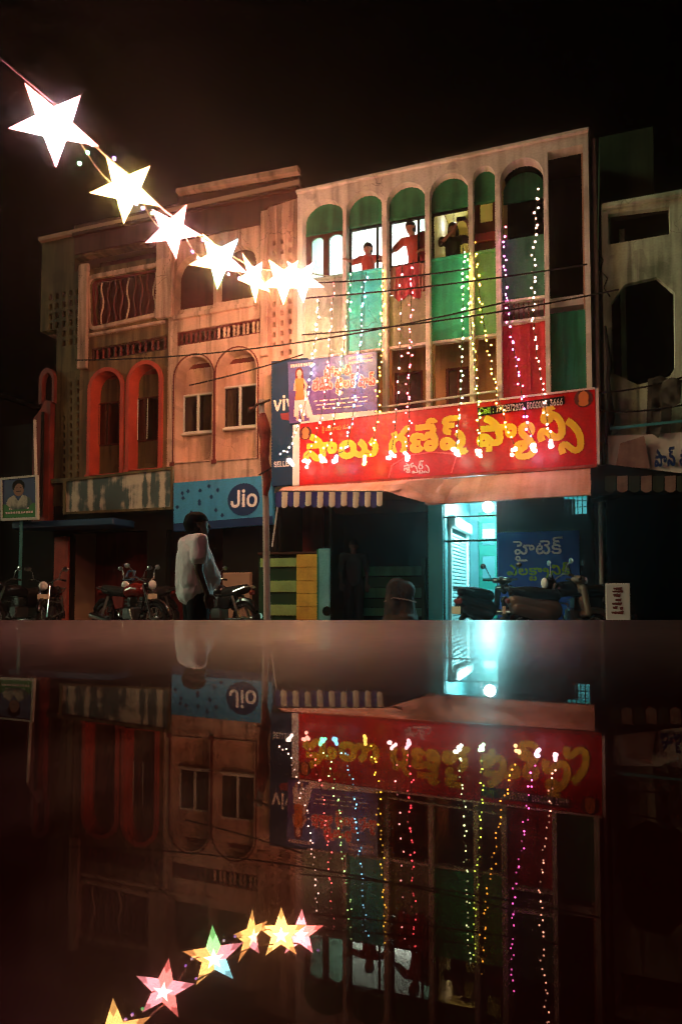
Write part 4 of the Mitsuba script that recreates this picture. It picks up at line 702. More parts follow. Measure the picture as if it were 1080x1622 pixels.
# first-floor arches: rims, recess walls, windows
WIN = [[(146, 641), (190, 634), (190, 703), (146, 709)], [(207, 633), (253, 626), (253, 696), (207, 702)], [(290, 627), (339, 620), (339, 683), (290, 688)], [(354, 614), (408, 606), (408, 674), (354, 681)]]
for k, ((sa, sb, zc, zd), ar) in enumerate(zip(ARCH, arches)):
    red = k < 2
    rim = put('arch_rim', slab(ar.buffer(0.07 if red else 0.035).difference(ar.buffer(-0.02)).intersection(sbox(-20, zd, 20, 20)), -0.05 if red else -0.03, 0.30), 'm_redarch' if red else 'm_ochre', ob, label='red painted rim of an arch' if red else None)
    if not red: put('groove_line', slab(ar.buffer(0.042).difference(ar.buffer(0.02)).intersection(sbox(-20, zd, 20, 20)), -0.055, -0.031), 'm_darkred', rim)
    w = px_poly(WIN[k], 0.30); w0, z0, w1, z1 = w.bounds; w = sbox(w0, np.mean([Z(WIN[k][3][0], WIN[k][3][1], 0.3), Z(*WIN[k][2], 0.3)]), w1, np.mean([Z(*WIN[k][0], 0.3), Z(*WIN[k][1], 0.3)]))
    w0, z0, w1, z1 = w.bounds
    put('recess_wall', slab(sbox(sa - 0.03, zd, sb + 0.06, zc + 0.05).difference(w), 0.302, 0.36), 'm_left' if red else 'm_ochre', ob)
    f_ = 'm_frame' if not red else 'm_wood'
    h1, h2 = sbox(w0 + 0.035, z0 + 0.04, (w0 + w1) / 2 - 0.02, z1 - 0.04), sbox((w0 + w1) / 2 + 0.02, z0 + 0.04, w1 - 0.035, z1 - 0.04)
    wd = put('window', slab(w.buffer(-0.002).difference(unary_union([h1, h2])), 0.27, 0.34), f_, ob)
    for h in (h1, h2): put('pane', slab(h, 0.315, 0.316), 'm_darkpane', wd)
    if not red:
        put('sill', bevel(w0 - 0.03, w1 + 0.03, 0.19, 0.30, z0 - 0.05, z0 - 0.004, 0.008), f_, wd)
        hh = h2 if k == 2 else h1; q0, r0, q1, r1 = hh.bounds
        put('curtain', tm(*(lambda n: ([(q0 + (q1 - q0) * 0.62 * i / n + (0.0 if k == 3 else 0.04), 0.42 + 0.02 * math.sin(i * 1.3), z) for i in range(n + 1) for z in (r0, r1)], [[2 * i, 2 * i + 2, 2 * i + 3] for i in range(n)] + [[2 * i, 2 * i + 3, 2 * i + 1] for i in range(n)]))(24)), 'm_tan', wd, smooth=True)
    else:
        for u in (0.3, 0.62): put('bar', tube([(w0 + (w1 - w0) * u, 0.25, z0 + 0.04), (w0 + (w1 - w0) * u, 0.25, z1 - 0.04)], 0.008, 6), 'm_frame' if k else 'm_wood', wd)
    put('base_block', bevel(sa - 0.10, sa + 0.02, -0.07, -0.052, zd - 0.06, zd + 0.03, 0.006), 'm_redarch' if red else 'm_darkred', ob)
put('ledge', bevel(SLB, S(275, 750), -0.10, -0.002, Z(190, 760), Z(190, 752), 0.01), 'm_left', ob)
# ground floor openings under the left building
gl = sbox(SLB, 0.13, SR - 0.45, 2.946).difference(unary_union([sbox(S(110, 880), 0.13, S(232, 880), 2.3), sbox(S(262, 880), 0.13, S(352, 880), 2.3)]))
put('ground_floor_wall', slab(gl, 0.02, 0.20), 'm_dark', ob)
put('brown_pier', bevel(S(356, 900), S(400, 900), -0.10, 0.016, 0.13, Z(378, 907), 0.02), 'm_brownwall', ob)
put('dark_ledge', bevel(S(58, 830), S(214, 830), -0.75, -0.004, Z(130, 833, -0.75), Z(130, 822, -0.75), 0.02), 'm_navy', ob, label='thin dark ledge over the ground floor')
put('red_post', bevel(S(86, 920), S(110, 920), -0.04, 0.016, 0.13, Z(98, 850), 0.02), 'm_redarch', ob)

# ------------------------------------------------------------------ the narrow red annexe and the black block at the far left
an = thing('red_annexe', 'narrow dark red annexe with an arched niche at the far left', 'building')
AX0, AX1 = S(58, 700), SLB - 0.03
apol = Polygon([(AX0, 2.6), (AX1, 2.6), (AX1, Z(90, 636)), (S(76, 636), Z(76, 636)), (S(70, 650), Z(70, 650)), (AX0, Z(58, 665))])
put('wall', slab(apol, -0.12, 0.10), 'm_annexe', an)
put('niche_arch', slab(arch(S(66, 620), S(90, 620), Z(80, 640), Z(80, 584), 0.3).difference(arch(S(71, 620), S(87, 620), Z(80, 640), Z(80, 592), 0.24)), -0.10, 0.04), 'm_darkred', an)
put('niche_wall', slab(arch(S(66, 620), S(90, 620), Z(80, 640), Z(80, 585), 0.3), 0.06, 0.10), 'm_dark', an)
put('rib', box(S(73, 700), S(76, 700), -0.17, -0.122, 2.7, Z(75, 655)), 'm_dark', an)
put('body', box(S(-40, 700), AX1, 0.105, 5.0, 0, 5.0), 'm_dark', an)
put('white_pipe', tube([(S(55, 665, -0.2), -0.2, Z(55, 665, -0.2)), (S(57, 755, -0.2), -0.2, Z(57, 755, -0.2)), (S(59, 822, -0.2), -0.2, Z(59, 822, -0.2))], 0.035, 8), 'm_cream', an)
dk = thing('dark_block', 'unlit black block of houses at the far left edge', 'building')
put('wall', box(S(-160, 700), S(-45, 700), -0.3, 6, 0, 6.0), 'm_dark', dk)
put('roof', box(S(-160, 700) - 0.1, S(-45, 700) + 0.1, -0.4, 6.1, 6.003, 6.12), 'm_dark', dk)
put('door', box(S(-110, 900), S(-80, 900), -0.34, -0.303, 0.13, 2.2), 'm_wood', dk)

# ------------------------------------------------------------------ signs on the left
TJ = -0.30
QJ = ((275, 765), (432, 752), (432, 830), (275, 842))
jq = quad(*QJ, TJ)
js = put('blue_dotted_sign', slab(jq, TJ, TJ + 0.10), 'm_jioblue', label='light blue dotted phone shop sign with a round dark logo', cat='sign')
put('lower_strip', on_quad(sbox(0.0, 0.0, 1.0, 0.165), QJ, TJ, 0.006), 'm_jiodark', js)
sc_, zc_ = loc(386, 791, TJ); rj = (S(411, 791, TJ) - S(361, 791, TJ)) / 2
disc = put('logo_disc', slab(affinity.scale(Point(sc_, zc_).buffer(rj, 24), 1, 0.92), TJ - 0.012, TJ - 0.001), 'm_jiodark', js)
put('lettering', latin('Jio', S(366, 791, TJ), S(408, 791, TJ), Z(386, 804, TJ), Z(386, 775, TJ), TJ - 0.013), 'm_letterwhite', disc)
dots = []
for x, y in ((289, 781), (298, 778), (317, 777), (345, 776), (290, 789), (316, 794), (335, 787), (342, 808), (316, 798), (324, 818), (303, 812), (352, 816), (420, 776), (424, 800), (281, 803), (331, 770)):
    s, z = loc(x, y, TJ); dots.append(Polygon([(s, z + 0.05), (s + 0.045, z), (s, z - 0.05), (s - 0.045, z)]))
put('printed_dots', slab(unary_union(dots), TJ - 0.005, TJ - 0.001), 'm_jiodark', js, kind='stuff')
QF = ((104, 762), (272, 742), (272, 804), (103, 812))
fb = put('faded_sign', slab(quad(*QF, -0.25), -0.25, -0.16), 'm_faded', label='old weathered grey signboard with peeling print', cat='sign')
put('frame', slab(quad((101, 760), (274, 739), (274, 807), (101, 815), -0.25).difference(quad((105, 763), (271, 744), (271, 803), (105, 811), -0.25)), -0.28, -0.253), 'm_left', fb)
TPO = -0.9
QP = ((3, 759), (57, 754), (58, 820), (4, 822))
po = put('portrait_poster', slab(quad(*QP, TPO), TPO, TPO + 0.05), 'm_posterblue', label='framed poster of a man in a white shirt on a post at the left edge', cat='poster')
put('green_field', on_quad(sbox(0, 0, 1, 0.36), QP, TPO, 0.003), 'm_postergreen', po)
put('printed_shirt', on_quad(Polygon([(0.12, 0.36), (0.18, 0.50), (0.36, 0.58), (0.48, 0.42), (0.60, 0.58), (0.80, 0.50), (0.90, 0.36), (0.70, 0.22), (0.3, 0.22)]), QP, TPO, 0.005), 'm_faded', po)
put('printed_face', on_quad(affinity.scale(Point(0.49, 0.72).buffer(0.16), 0.95, 1.1), QP, TPO, 0.005), 'm_skin', po)
put('printed_hair', on_quad(affinity.scale(Point(0.49, 0.80).buffer(0.17), 1.05, 0.9).difference(affinity.scale(Point(0.50, 0.70).buffer(0.14), 0.95, 1.1)), QP, TPO, 0.0055), 'm_hair', po)
put('printed_moustache', on_quad(unary_union([sbox(0.43, 0.655, 0.57, 0.675), sbox(0.41, 0.745, 0.46, 0.76), sbox(0.53, 0.745, 0.58, 0.76)]), QP, TPO, 0.006), 'm_hair', po)
put('text_line', on_quad(unary_union([sbox(0.1 + i * 0.075, 0.12, 0.15 + i * 0.075, 0.17) for i in range(11)] + [sbox(0.2 + i * 0.06, 0.22, 0.24 + i * 0.06, 0.26) for i in range(10)]), QP, TPO, 0.004), 'm_signpale', po)
put('frame', slab(quad((1, 757), (59, 752), (60, 823), (2, 825), TPO).difference(quad((3.5, 760), (56.5, 755), (57, 819), (4.5, 821), TPO)), TPO - 0.02, TPO + 0.05), 'm_frame', po)
put('post', tube([(S(33, 860, TPO + 0.09), TPO + 0.09, 0.13), (S(33, 860, TPO + 0.09), TPO + 0.09, Z(33, 770, TPO + 0.09))], 0.035, 8), 'm_tealpost', po)

# ================================================================== the grey-green building on the right
rb = thing('grey_building', 'stained grey green building with an eight sided opening at the right', 'building')
R0 = EAST + 0.20
oct_ = px_poly([(968, 480), (990, 449), (1040, 438), (1068, 462), (1069, 582), (1060, 596), (1010, 609), (972, 591)])
rec = px_poly([(963, 338), (1060, 326), (1061, 370), (963, 387)])
ZRB = Z(1000, 327)
wallr = sbox(R0, 2.9, R0 + 7, ZRB).difference(unary_union([oct_, rec]))
put('wall', slab(wallr, 0.0, 0.13), 'm_right', rb)
put('parapet_ledge', bevel(R0, R0 + 7, -0.10, 0.25, ZRB + 0.003, ZRB + 0.12, 0.03), 'm_right', rb)
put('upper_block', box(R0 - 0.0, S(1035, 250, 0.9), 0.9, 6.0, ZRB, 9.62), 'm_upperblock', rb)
put('rear_wall', box(R0, R0 + 7, 6.0, 6.2, 0, ZRB), 'm_dark', rb)
put('side_wall', box(R0, R0 + 0.15, 0.134, 6.0, 0, ZRB - 0.005), 'm_right', rb)
put('roof', box(R0, R0 + 7, 0.134, 6.0, ZRB - 0.15, ZRB - 0.006), 'm_dark', rb)
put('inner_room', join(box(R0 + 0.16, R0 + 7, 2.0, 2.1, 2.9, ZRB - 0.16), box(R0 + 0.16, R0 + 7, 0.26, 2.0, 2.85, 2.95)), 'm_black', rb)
put('inner_pillar', box(S(984, 540, 0.4), S(992, 540, 0.4), 0.4, 0.5, 2.96, ZRB - 0.17), 'm_right', rb)
put('ground_floor', join(box(R0, R0 + 7, 2.5, 2.6, 0.1, 2.84), box(R0, R0 + 0.15, 0.02, 2.5, 0.1, 2.84)), 'm_black', rb)
put('crack', tube([world(*(lambda q: (q[0], -0.004, q[1]))(loc(x, y))) for x, y in ((946, 395), (955, 412), (950, 428), (962, 440), (956, 455), (966, 470))], 0.012, 5), 'm_rightdark', rb, M=None)
rbn = put('cloth_banner', sheet([(962, 690), (1020, 688), (1085, 684)], [(964, 742), (1020, 747), (1085, 750)], -0.35, -0.42, wave=0.015, seed=6), 'm_stripewhite', smooth=True, label='pale cloth banner with dark blue letters on the right building', cat='banner')
TR = -0.455
put('lettering', slab(fit(glyphs('paa'), S(1036, 720, TR), S(1110, 720, TR), Z(1050, 744, TR), Z(1050, 708, TR)), TR, TR + 0.006), 'm_jiodark', rbn)
put('pink_patch', slab(px_poly([(982, 702), (1020, 690), (1030, 742), (975, 738)], TR), TR, TR + 0.006), 'm_cloth', rbn)
put('blue_top', slab(px_poly([(966, 676), (1085, 664), (1085, 668), (966, 681)], TR), TR, TR + 0.006), 'm_tealpost', rbn)
av = thing('dark_valance', 'dim scalloped valance under the cloth banner at the right', 'awning valance')
for k in range(9):
    x = 958 + k * 19; p = [loc(x + 17 * u, 776 + 4 * math.sin(math.pi * u), -1.0) for u in np.linspace(0, 1, 7)]
    put('stripe', slab(Polygon([loc(x + 17, 753, -1.0), loc(x, 754, -1.0)] + p), -1.0, -0.985), 'm_cloth' if k % 2 else 'm_rightdark', av)
put('dark_awning', slab(px_poly([(935, 742), (960, 735), (1085, 750), (1085, 756), (935, 790)], -0.98), -0.98, -0.3), 'm_black', av)
dr_ = thing('hanging_cloth', 'dark cloth bundle hanging below the eight sided opening', 'cloth')
for k, (x0, x1, y0, y1) in enumerate([(1023, 1066, 600, 704), (1046, 1081, 603, 652), (1030, 1050, 602, 690)]):
    put('fold', sheet([(x0 + 3, y0), ((x0 + x1) / 2, y0 - 5), (x1, y0)], [(x0, y1 - 12), ((x0 + x1) / 2 + 3, y1), (x1 - 4, y1 - 8)], -0.26 - 0.07 * k, -0.34 - 0.07 * k, 26, 16, 0.16, k * 3), 'm_oldcloth', dr_, smooth=True)
cbn = put('cable_bundle', tube([(*(lambda q: (q[0], -0.12 - 0.02 * (i % 2), q[1]))(loc(x, y)),) for i, (x, y) in enumerate(((958, 520), (960, 550), (963, 580), (961, 605), (964, 640), (966, 665), (963, 690), (961, 706)))], [0.02, 0.05, 0.07, 0.05, 0.06, 0.08, 0.05, 0.03], 7), 'm_cable', label='thick black bundle of cables hanging down the right wall', cat='cable bundle')

# ================================================================== street pole and overhead wires
pol = put('utility_pole', tube([at(424, 985, 10.6) * [1, 1, 0], at(421, 800, 10.6), at(414, 633, 10.6)], [0.056, 0.050, 0.044], 12), 'm_pole', M=None, smooth=30, label='slim concrete utility pole standing before the blue dotted sign', cat='pole')
cloth_pts = [at(x, y, 10.55) for x, y in ((416, 655), (420, 690), (419, 730), (424, 760), (420, 785))]
put('cross_arm', tube([at(394, 652, 10.5), at(408, 640, 10.52), at(428, 633, 10.6)], 0.02, 6), 'm_wood', pol, M=None)
put('insulator', ball(at(397, 648, 10.5), 0.04, 1), 'm_darkred', pol, M=None)
rg = put('red_rag', tube(curve_pts(cloth_pts, 14), [0.05, 0.07, 0.09, 0.095, 0.08, 0.07, 0.08, 0.065, 0.07, 0.08, 0.07, 0.06, 0.05, 0.03], 9), 'm_rag', M=None, smooth=True, label='faded red cloth wrapped round the top of the utility pole', cat='cloth')
put('tie', tube([at(410, 752, 10.45), at(418, 748, 10.42), at(430, 741, 10.5)], 0.012, 6), 'm_wire', rg, M=None)
for (a, b, ta, tb, d, who) in [((478, 472), (930, 418), -0.9, -0.9, 0.06, 'uppermost of the black wires crossing the green parapets'), ((478, 530), (980, 458), -0.9, -0.9, 0.10, 'second black wire crossing the green parapets'), ((120, 570), (800, 478), -1.0, -0.8, 0.25, 'sagging black wire from the ochre arches to the olive panel'), ((480, 448), (745, 425), -0.5, -0.5, 0.05, 'short black wire along the upper window sills'), ((300, 610), (480, 561), -0.6, -0.6, 0.03, 'thin black wire above the dark windows of the ochre building'), ((945, 622), (1085, 596), -0.4, -0.4, 0.05, 'upper thin wire across the stained right wall'), ((945, 650), (1085, 640), -0.45, -0.45, 0.06, 'lower thin wire across the stained right wall')]:
    put('overhead_wire', tube(sag(world(S(*a, ta), ta, Z(*a, ta)), world(S(*b, tb), tb, Z(*b, tb)), d), 0.014, 6), 'm_wire', M=None, label=who, cat='wire')

# ================================================================== the garland of star lanterns across the street
Y_, R_, P_, G_, C_, O_ = (1.0, 0.52, 0.14), (1.0, 0.20, 0.17), (1.0, 0.30, 0.34), (0.30, 0.95, 0.28), (0.30, 0.85, 0.95), (1.0, 0.42, 0.12)
STARS = [  # px of the centre, distance, size, yaw, tilt, colours of the five arms, brightness, label
    ((86, 196), 6.1, 0.40, 10, 3, [P_, R_, P_, R_, P_], 0.95, 'largest pink star lantern, nearest to the camera at the top left'),
    ((200, 299), 7.7, 0.41, 5, -3, [Y_, O_, Y_, Y_, O_], 0.55, 'yellow star lantern, second from the top left'),
    ((273, 364), 9.0, 0.40, -8, 8, [R_, P_, R_, P_, P_], 0.5, 'pink red star lantern, third from the top left'),
    ((347, 411), 9.4, 0.42, 5, -3, [G_, P_, C_, Y_, O_], 0.5, 'star lantern with arms of five colours, fourth from the top left'),
    ((402, 440), 11.0, 0.41, 50, 6, [Y_, O_, P_, O_, Y_], 0.5, 'star lantern turned half sideways, fifth from the top left'),
    ((449, 443), 11.3, 0.42, 0, 0, [Y_, Y_, O_, Y_, Y_], 1.05, 'yellow star lantern next to last at the low end of the garland'),
    ((478, 443), 11.9, 0.41, 8, 4, [P_, R_, P_, P_, R_], 1.05, 'last pink star lantern, nearest to the green arched building'),
]
def star_meshes(R):
    """The five arms and the brighter hub of a pointed paper lantern, puffed out on both sides."""
    tips = [(R * math.cos(math.radians(x)), R * math.sin(math.radians(x)), 0) for x in (-90, -18, 54, 126, 198)]
    ins = [(0.40 * R * math.cos(math.radians(x)), 0.40 * R * math.sin(math.radians(x)), 0) for x in (-54, 18, 90, 162, 234)]
    arms, hub = [], ([], [])
    for k in range(5):
        v, f, tips_ = [], [], []
        for side in (1, -1):
            A = np.array([0, 0, side * 0.24 * R])
            for x, y in ((ins[k - 1], tips[k]), (tips[k], ins[k])):
                x, y = np.array(x), np.array(y); p, q = A + 0.33 * (x - A), A + 0.33 * (y - A); n = len(v)
                ti = np.array(tips[k]); m_ = ti + 0.45 * ((x if x is not ti and not np.allclose(x, ti) else y) - ti); c_ = ti + 0.45 * (A - ti)
                tf = [ti, m_, c_] if np.allclose(x, ti) else [c_, m_, ti]
                tips_.extend(tf if side > 0 else tf[::-1])
                quad_ = [p, c_, m_, y, q] if np.allclose(x, ti) else [p, x, m_, c_, q]
                v += quad_; ff = [[n, n + 1, n + 2], [n, n + 2, n + 3], [n, n + 3, n + 4]]
                f += ff if side > 0 else [g_[::-1] for g_ in ff]
                hub[side < 0].append((A, p, q) if side > 0 else (A, q, p))
        arms.append((tm(v, f), tm(tips_, np.arange(12).reshape(-1, 3))))
    return arms, [tm(np.array(h).reshape(-1, 3), np.arange(len(h) * 3).reshape(-1, 3)) for h in hub], tips
centres = []
for (px, py), dist, R, yaw, tilt, arms, power, lab in STARS:
    c = at(px, py, dist); centres.append(c)
    am, hub, tips = star_meshes(R)
    # the lantern's face looks down the street
    face = math.atan2(c[0], c[1])
    rz = np.array(T().rotate([0, 0, 1], -math.degrees(face) * 0.6 + yaw).matrix); rx = np.array(T().rotate([1, 0, 0], 90).matrix); rt = np.array(T().rotate([0, 0, 1], tilt).matrix)
    M = np.array(T().translate(c.tolist()).matrix) @ rz @ rx @ rt
    key = thing('star_lantern', lab, 'star lantern', 'star lanterns of the garland')
    for k in range(5):
        arm = put('arm', am[k][0], 'm_starframe', key, M=M, light=[ARM * power * x for x in arms[k]], weight=4)
        put('tip', am[k][1], 'm_starframe', arm, M=M, light=[ARM * power * TIP * x for x in arms[k]], weight=0.6)
    for h in hub: put('hub', h, 'm_starframe', key, M=M, light=[CORE * power * (0.38 * x + 0.124 * sum(a_[i_] for a_ in arms)) for i_, x in enumerate((1.0, 0.46, 0.32))], weight=6)
    loop = [p for k in range(5) for p in (tips[k], (0.40 * R * math.cos(math.radians(-54 + 72 * k)), 0.40 * R * math.sin(math.radians(-54 + 72 * k)), 0))]
    put('edge_wire', tube(loop, 0.004, 5, closed=True), 'm_starframe', key, M=M)
order = [0, 1, 2, 3, 4, 5, 6]
ends = [centres[i] + [0, 0.03, 0.20] for i in order] + [world(S(520, 436, -0.25), -0.25, Z(520, 436, -0.25))]
line = np.vstack([sag(a, b, 0.03, 8) for a, b in zip(ends[:-1], ends[1:])])
hc = put('hanger_wire', tube(sag(centres[0] + [0, 0.03, 0.2], centres[0] + [-0.9, -3.4, -0.2], 0.03, 8), 0.006, 5), 'm_wire', M=None, label='thin black wire leading up left from the largest star lantern', cat='wire')
gl_ = put('garland_cable', tube(line, 0.012, 6), 'm_starframe', M=None, label='twisted supply cable that carries the star lanterns to the building', cat='cable')
for k, (a, b) in enumerate(zip(centres[:-1], centres[1:])):
    put('loop_wire', tube(sag(a + [0.1, 0, 0.1], b + [-0.1, 0, 0.02], 0.10 + 0.04 * (k % 3), 12), 0.007, 5), 'm_starframe', gl_, M=None)
PU, GR, WH = (3.0, 1.2, 9.0), (0.6, 8.0, 2.5), (6.0, 5.0, 6.5)
for k, (x, y, d, c) in enumerate([(126, 258, 6.6, GR), (146, 228, 6.7, WH), (139, 241, 6.6, GR), (216, 322, 7.9, PU), (226, 329, 8.0, PU), (241, 337, 8.1, GR), (305, 398, 9.2, PU), (321, 379, 9.3, PU), (314, 408, 9.3, WH), (379, 440, 10.0, PU), (362, 434, 10.0, WH), (181, 250, 7.2, PU), (505, 418, 12.1, PU), (372, 428, 10.1, WH)]):
    put('fairy_bulb', ball(at(x, y, d), 0.020, 1), 'm_white', gl_, M=None, light=c, weight=0.3)

# ================================================================== light strands down the front of the building
STR = [  # px points, colour of the small bulbs, colour of the end cluster, label
    ([(506, 470), (502, 515), (498, 547), (491, 600), (484, 636), (475, 669), (461, 700), (453, 714), (443, 721)], (1.0, 0.90, 0.85), (460, 731), (1.0, 0.92, 0.85), 'first light strand from the left, curling past the dark blue board'),
    ([(530, 437), (525, 500), (522, 560), (515, 625), (505, 675), (492, 712)], (1.0, 0.55, 0.55), (485, 730), (1.0, 0.62, 0.55), 'second light strand from the left, pink bulbs over the pale green panel'),
    ([(557, 428), (554, 472), (549, 505), (544, 555), (536, 620), (528, 670), (520, 707)], (0.80, 1.0, 0.72), (511, 728), (0.45, 1.0, 0.75), 'third light strand from the left, greenish white bulbs beside the cream pier'),
    ([(580, 430), (574, 467), (572, 503), (571, 545), (565, 600), (560, 650), (553, 690), (550, 712)], (0.62, 0.90, 1.0), (532, 727), (0.45, 0.80, 1.0), 'light strand with bluish bulbs down the teal panel'),
    ([(607, 419), (606, 478), (604, 543), (600, 615), (598, 662), (592, 693), (588, 718)], (1.0, 0.85, 0.40), (576, 727), (1.0, 0.80, 0.35), 'light strand with yellow bulbs at the right edge of the teal panel'),
    ([(637, 410), (635, 492), (634, 548), (630, 607), (627, 662), (623, 700)], (1.0, 0.72, 0.72), (619, 724), (1.0, 0.85, 0.85), 'sparse pinkish light strand below the woman at the window'),
    ([(654, 412), (650, 505), (650, 546), (648, 618), (648, 662), (645, 705)], (1.0, 0.45, 0.50), (645, 724), (1.0, 0.70, 0.75), 'dense pink red light strand below the woman at the window'),
    ([(734, 388), (734, 468), (733, 511), (731, 558), (729, 625), (725, 680)], (0.92, 1.0, 0.80), (722, 718), (1.0, 1.0, 0.90), 'greenish white light strand down the bright green panel'),
    ([(743, 392), (742, 440), (745, 507), (750, 560), (755, 617), (758, 667), (759, 690)], (0.88, 1.0, 0.50), (759, 715), (0.75, 1.0, 0.75), 'yellow green light strand on the pier right of the bright green panel'),
    ([(751, 382), (756, 440), (765, 505), (776, 564), (787, 625), (795, 650), (805, 685)], (1.0, 0.76, 0.38), (814, 711), (1.0, 0.75, 0.50), 'slanting amber light strand over the olive panel'),
    ([(796, 357), (799, 412), (802, 470), (808, 520), (815, 561), (823, 605), (829, 642), (836, 675)], (1.0, 0.55, 0.85), (846, 706), (1.0, 0.80, 0.95), 'magenta pink light strand beside the deep green panel'),
    ([(854, 291), (848, 334), (847, 384), (845, 440), (844, 495), (849, 555), (856, 594), (861, 628), (866, 665)], (1.0, 0.80, 0.72), (873, 706), (1.0, 0.72, 0.78), 'longest light strand, hanging from the last arch past the red doors'),
]
small = mikit.ply(ball((0, 0, 0), 0.0165, 1), 'm_white', True)
large = mikit.ply(ball((0, 0, 0), 0.034, 1), 'm_white', True)
for k, (pts, col, (ex, ey), ecol, lab) in enumerate(STR):
    pts = pts + [(ex, ey - 8)]
    y0, y1 = pts[0][1], 725.0
    p3 = []
    for x, y in pts:
        u = np.clip((y - y0) / (y1 - y0), 0, 1); t = -0.28 - 0.74 * u ** 1.3
        p3.append(world(S(x, y, t), t, Z(x, y, t)))
    n = int(np.sum(np.linalg.norm(np.diff(p3, axis=0), axis=1)) / (0.26 if k == 5 else 0.108))
    path = curve_pts(p3, n)
    st = put('light_strand', tube(curve_pts(p3, 30), 0.006, 5), 'm_wiregreen', M=None, label=lab, cat='light strand', group='light strands hung down the shop building')
    for q in path[1:-1]:
        q = q + np.array([rnd.gauss(0, 0.024), rnd.gauss(0, 0.02), rnd.gauss(0, 0.036)])
        pw = SMALLB * rnd.choice((0.12, 0.35, 0.7, 1.0, 1.0, 1.5))
        M = np.eye(4); M[:3, 3] = q
        put('bulb', None, None, st, M=M, shared=small, light=[c ** 3.4 * pw for c in col], weight=0.10)
    t = -1.05; e = world(S(ex, ey, t), t, Z(ex, ey, t))
    for j in range(6):
        M = np.eye(4); M[:3, 3] = e + np.array([rnd.gauss(0, 0.030), rnd.gauss(0, 0.025), rnd.gauss(0, 0.045)])
        put('end_bulb', None, None, st, M=M, shared=large, light=[c ** 2.2 * LARGEB for c in ecol], weight=1.2)

# ================================================================== people
def frame(p, deg):
    return np.array(T().translate([float(x) for x in p]).rotate([0, 0, 1], float(deg)).matrix)


def hand_bones(w, d, up, curl=0.35, L=0.17):
    """Palm, four fingers and a thumb from the wrist w, pointing along d, the back of the hand towards up."""
    d = np.array(d, float) / np.linalg.norm(d); up = np.array(up, float); up -= d * (up @ d); up /= np.linalg.norm(up); side = np.cross(d, up); w = np.array(w, float)
    out = [((w, 0.024), (w + d * 0.05, 0.026))]
    palm = w + d * 0.085
    for k, (o, ln) in enumerate(((-0.030, 0.88), (-0.010, 1.0), (0.011, 0.95), (0.031, 0.76))):
        root = palm + side * o
        out.append(((w + d * 0.03 + side * o * 0.6, 0.017), (root, 0.014)))
        q, dd = root, d
        for seg in (0.038, 0.028, 0.02):
            dd = dd - up * curl * (0.7 + 0.1 * k); dd = dd / np.linalg.norm(dd); n = q + dd * seg * ln
            out.append(((q, 0.0098), (n, 0.0088))); q = n
    th = w + d * 0.03 - side * 0.028; e = th + (d * 0.6 - side * 0.7 - up * 0.2) * 0.04; out += [((w + d * 0.02, 0.018), (th, 0.015)), ((th, 0.013), (e, 0.011)), ((e, 0.011), (e + (d * 0.85 - side * 0.25 - up * 0.25) * 0.032, 0.009))]
    return out


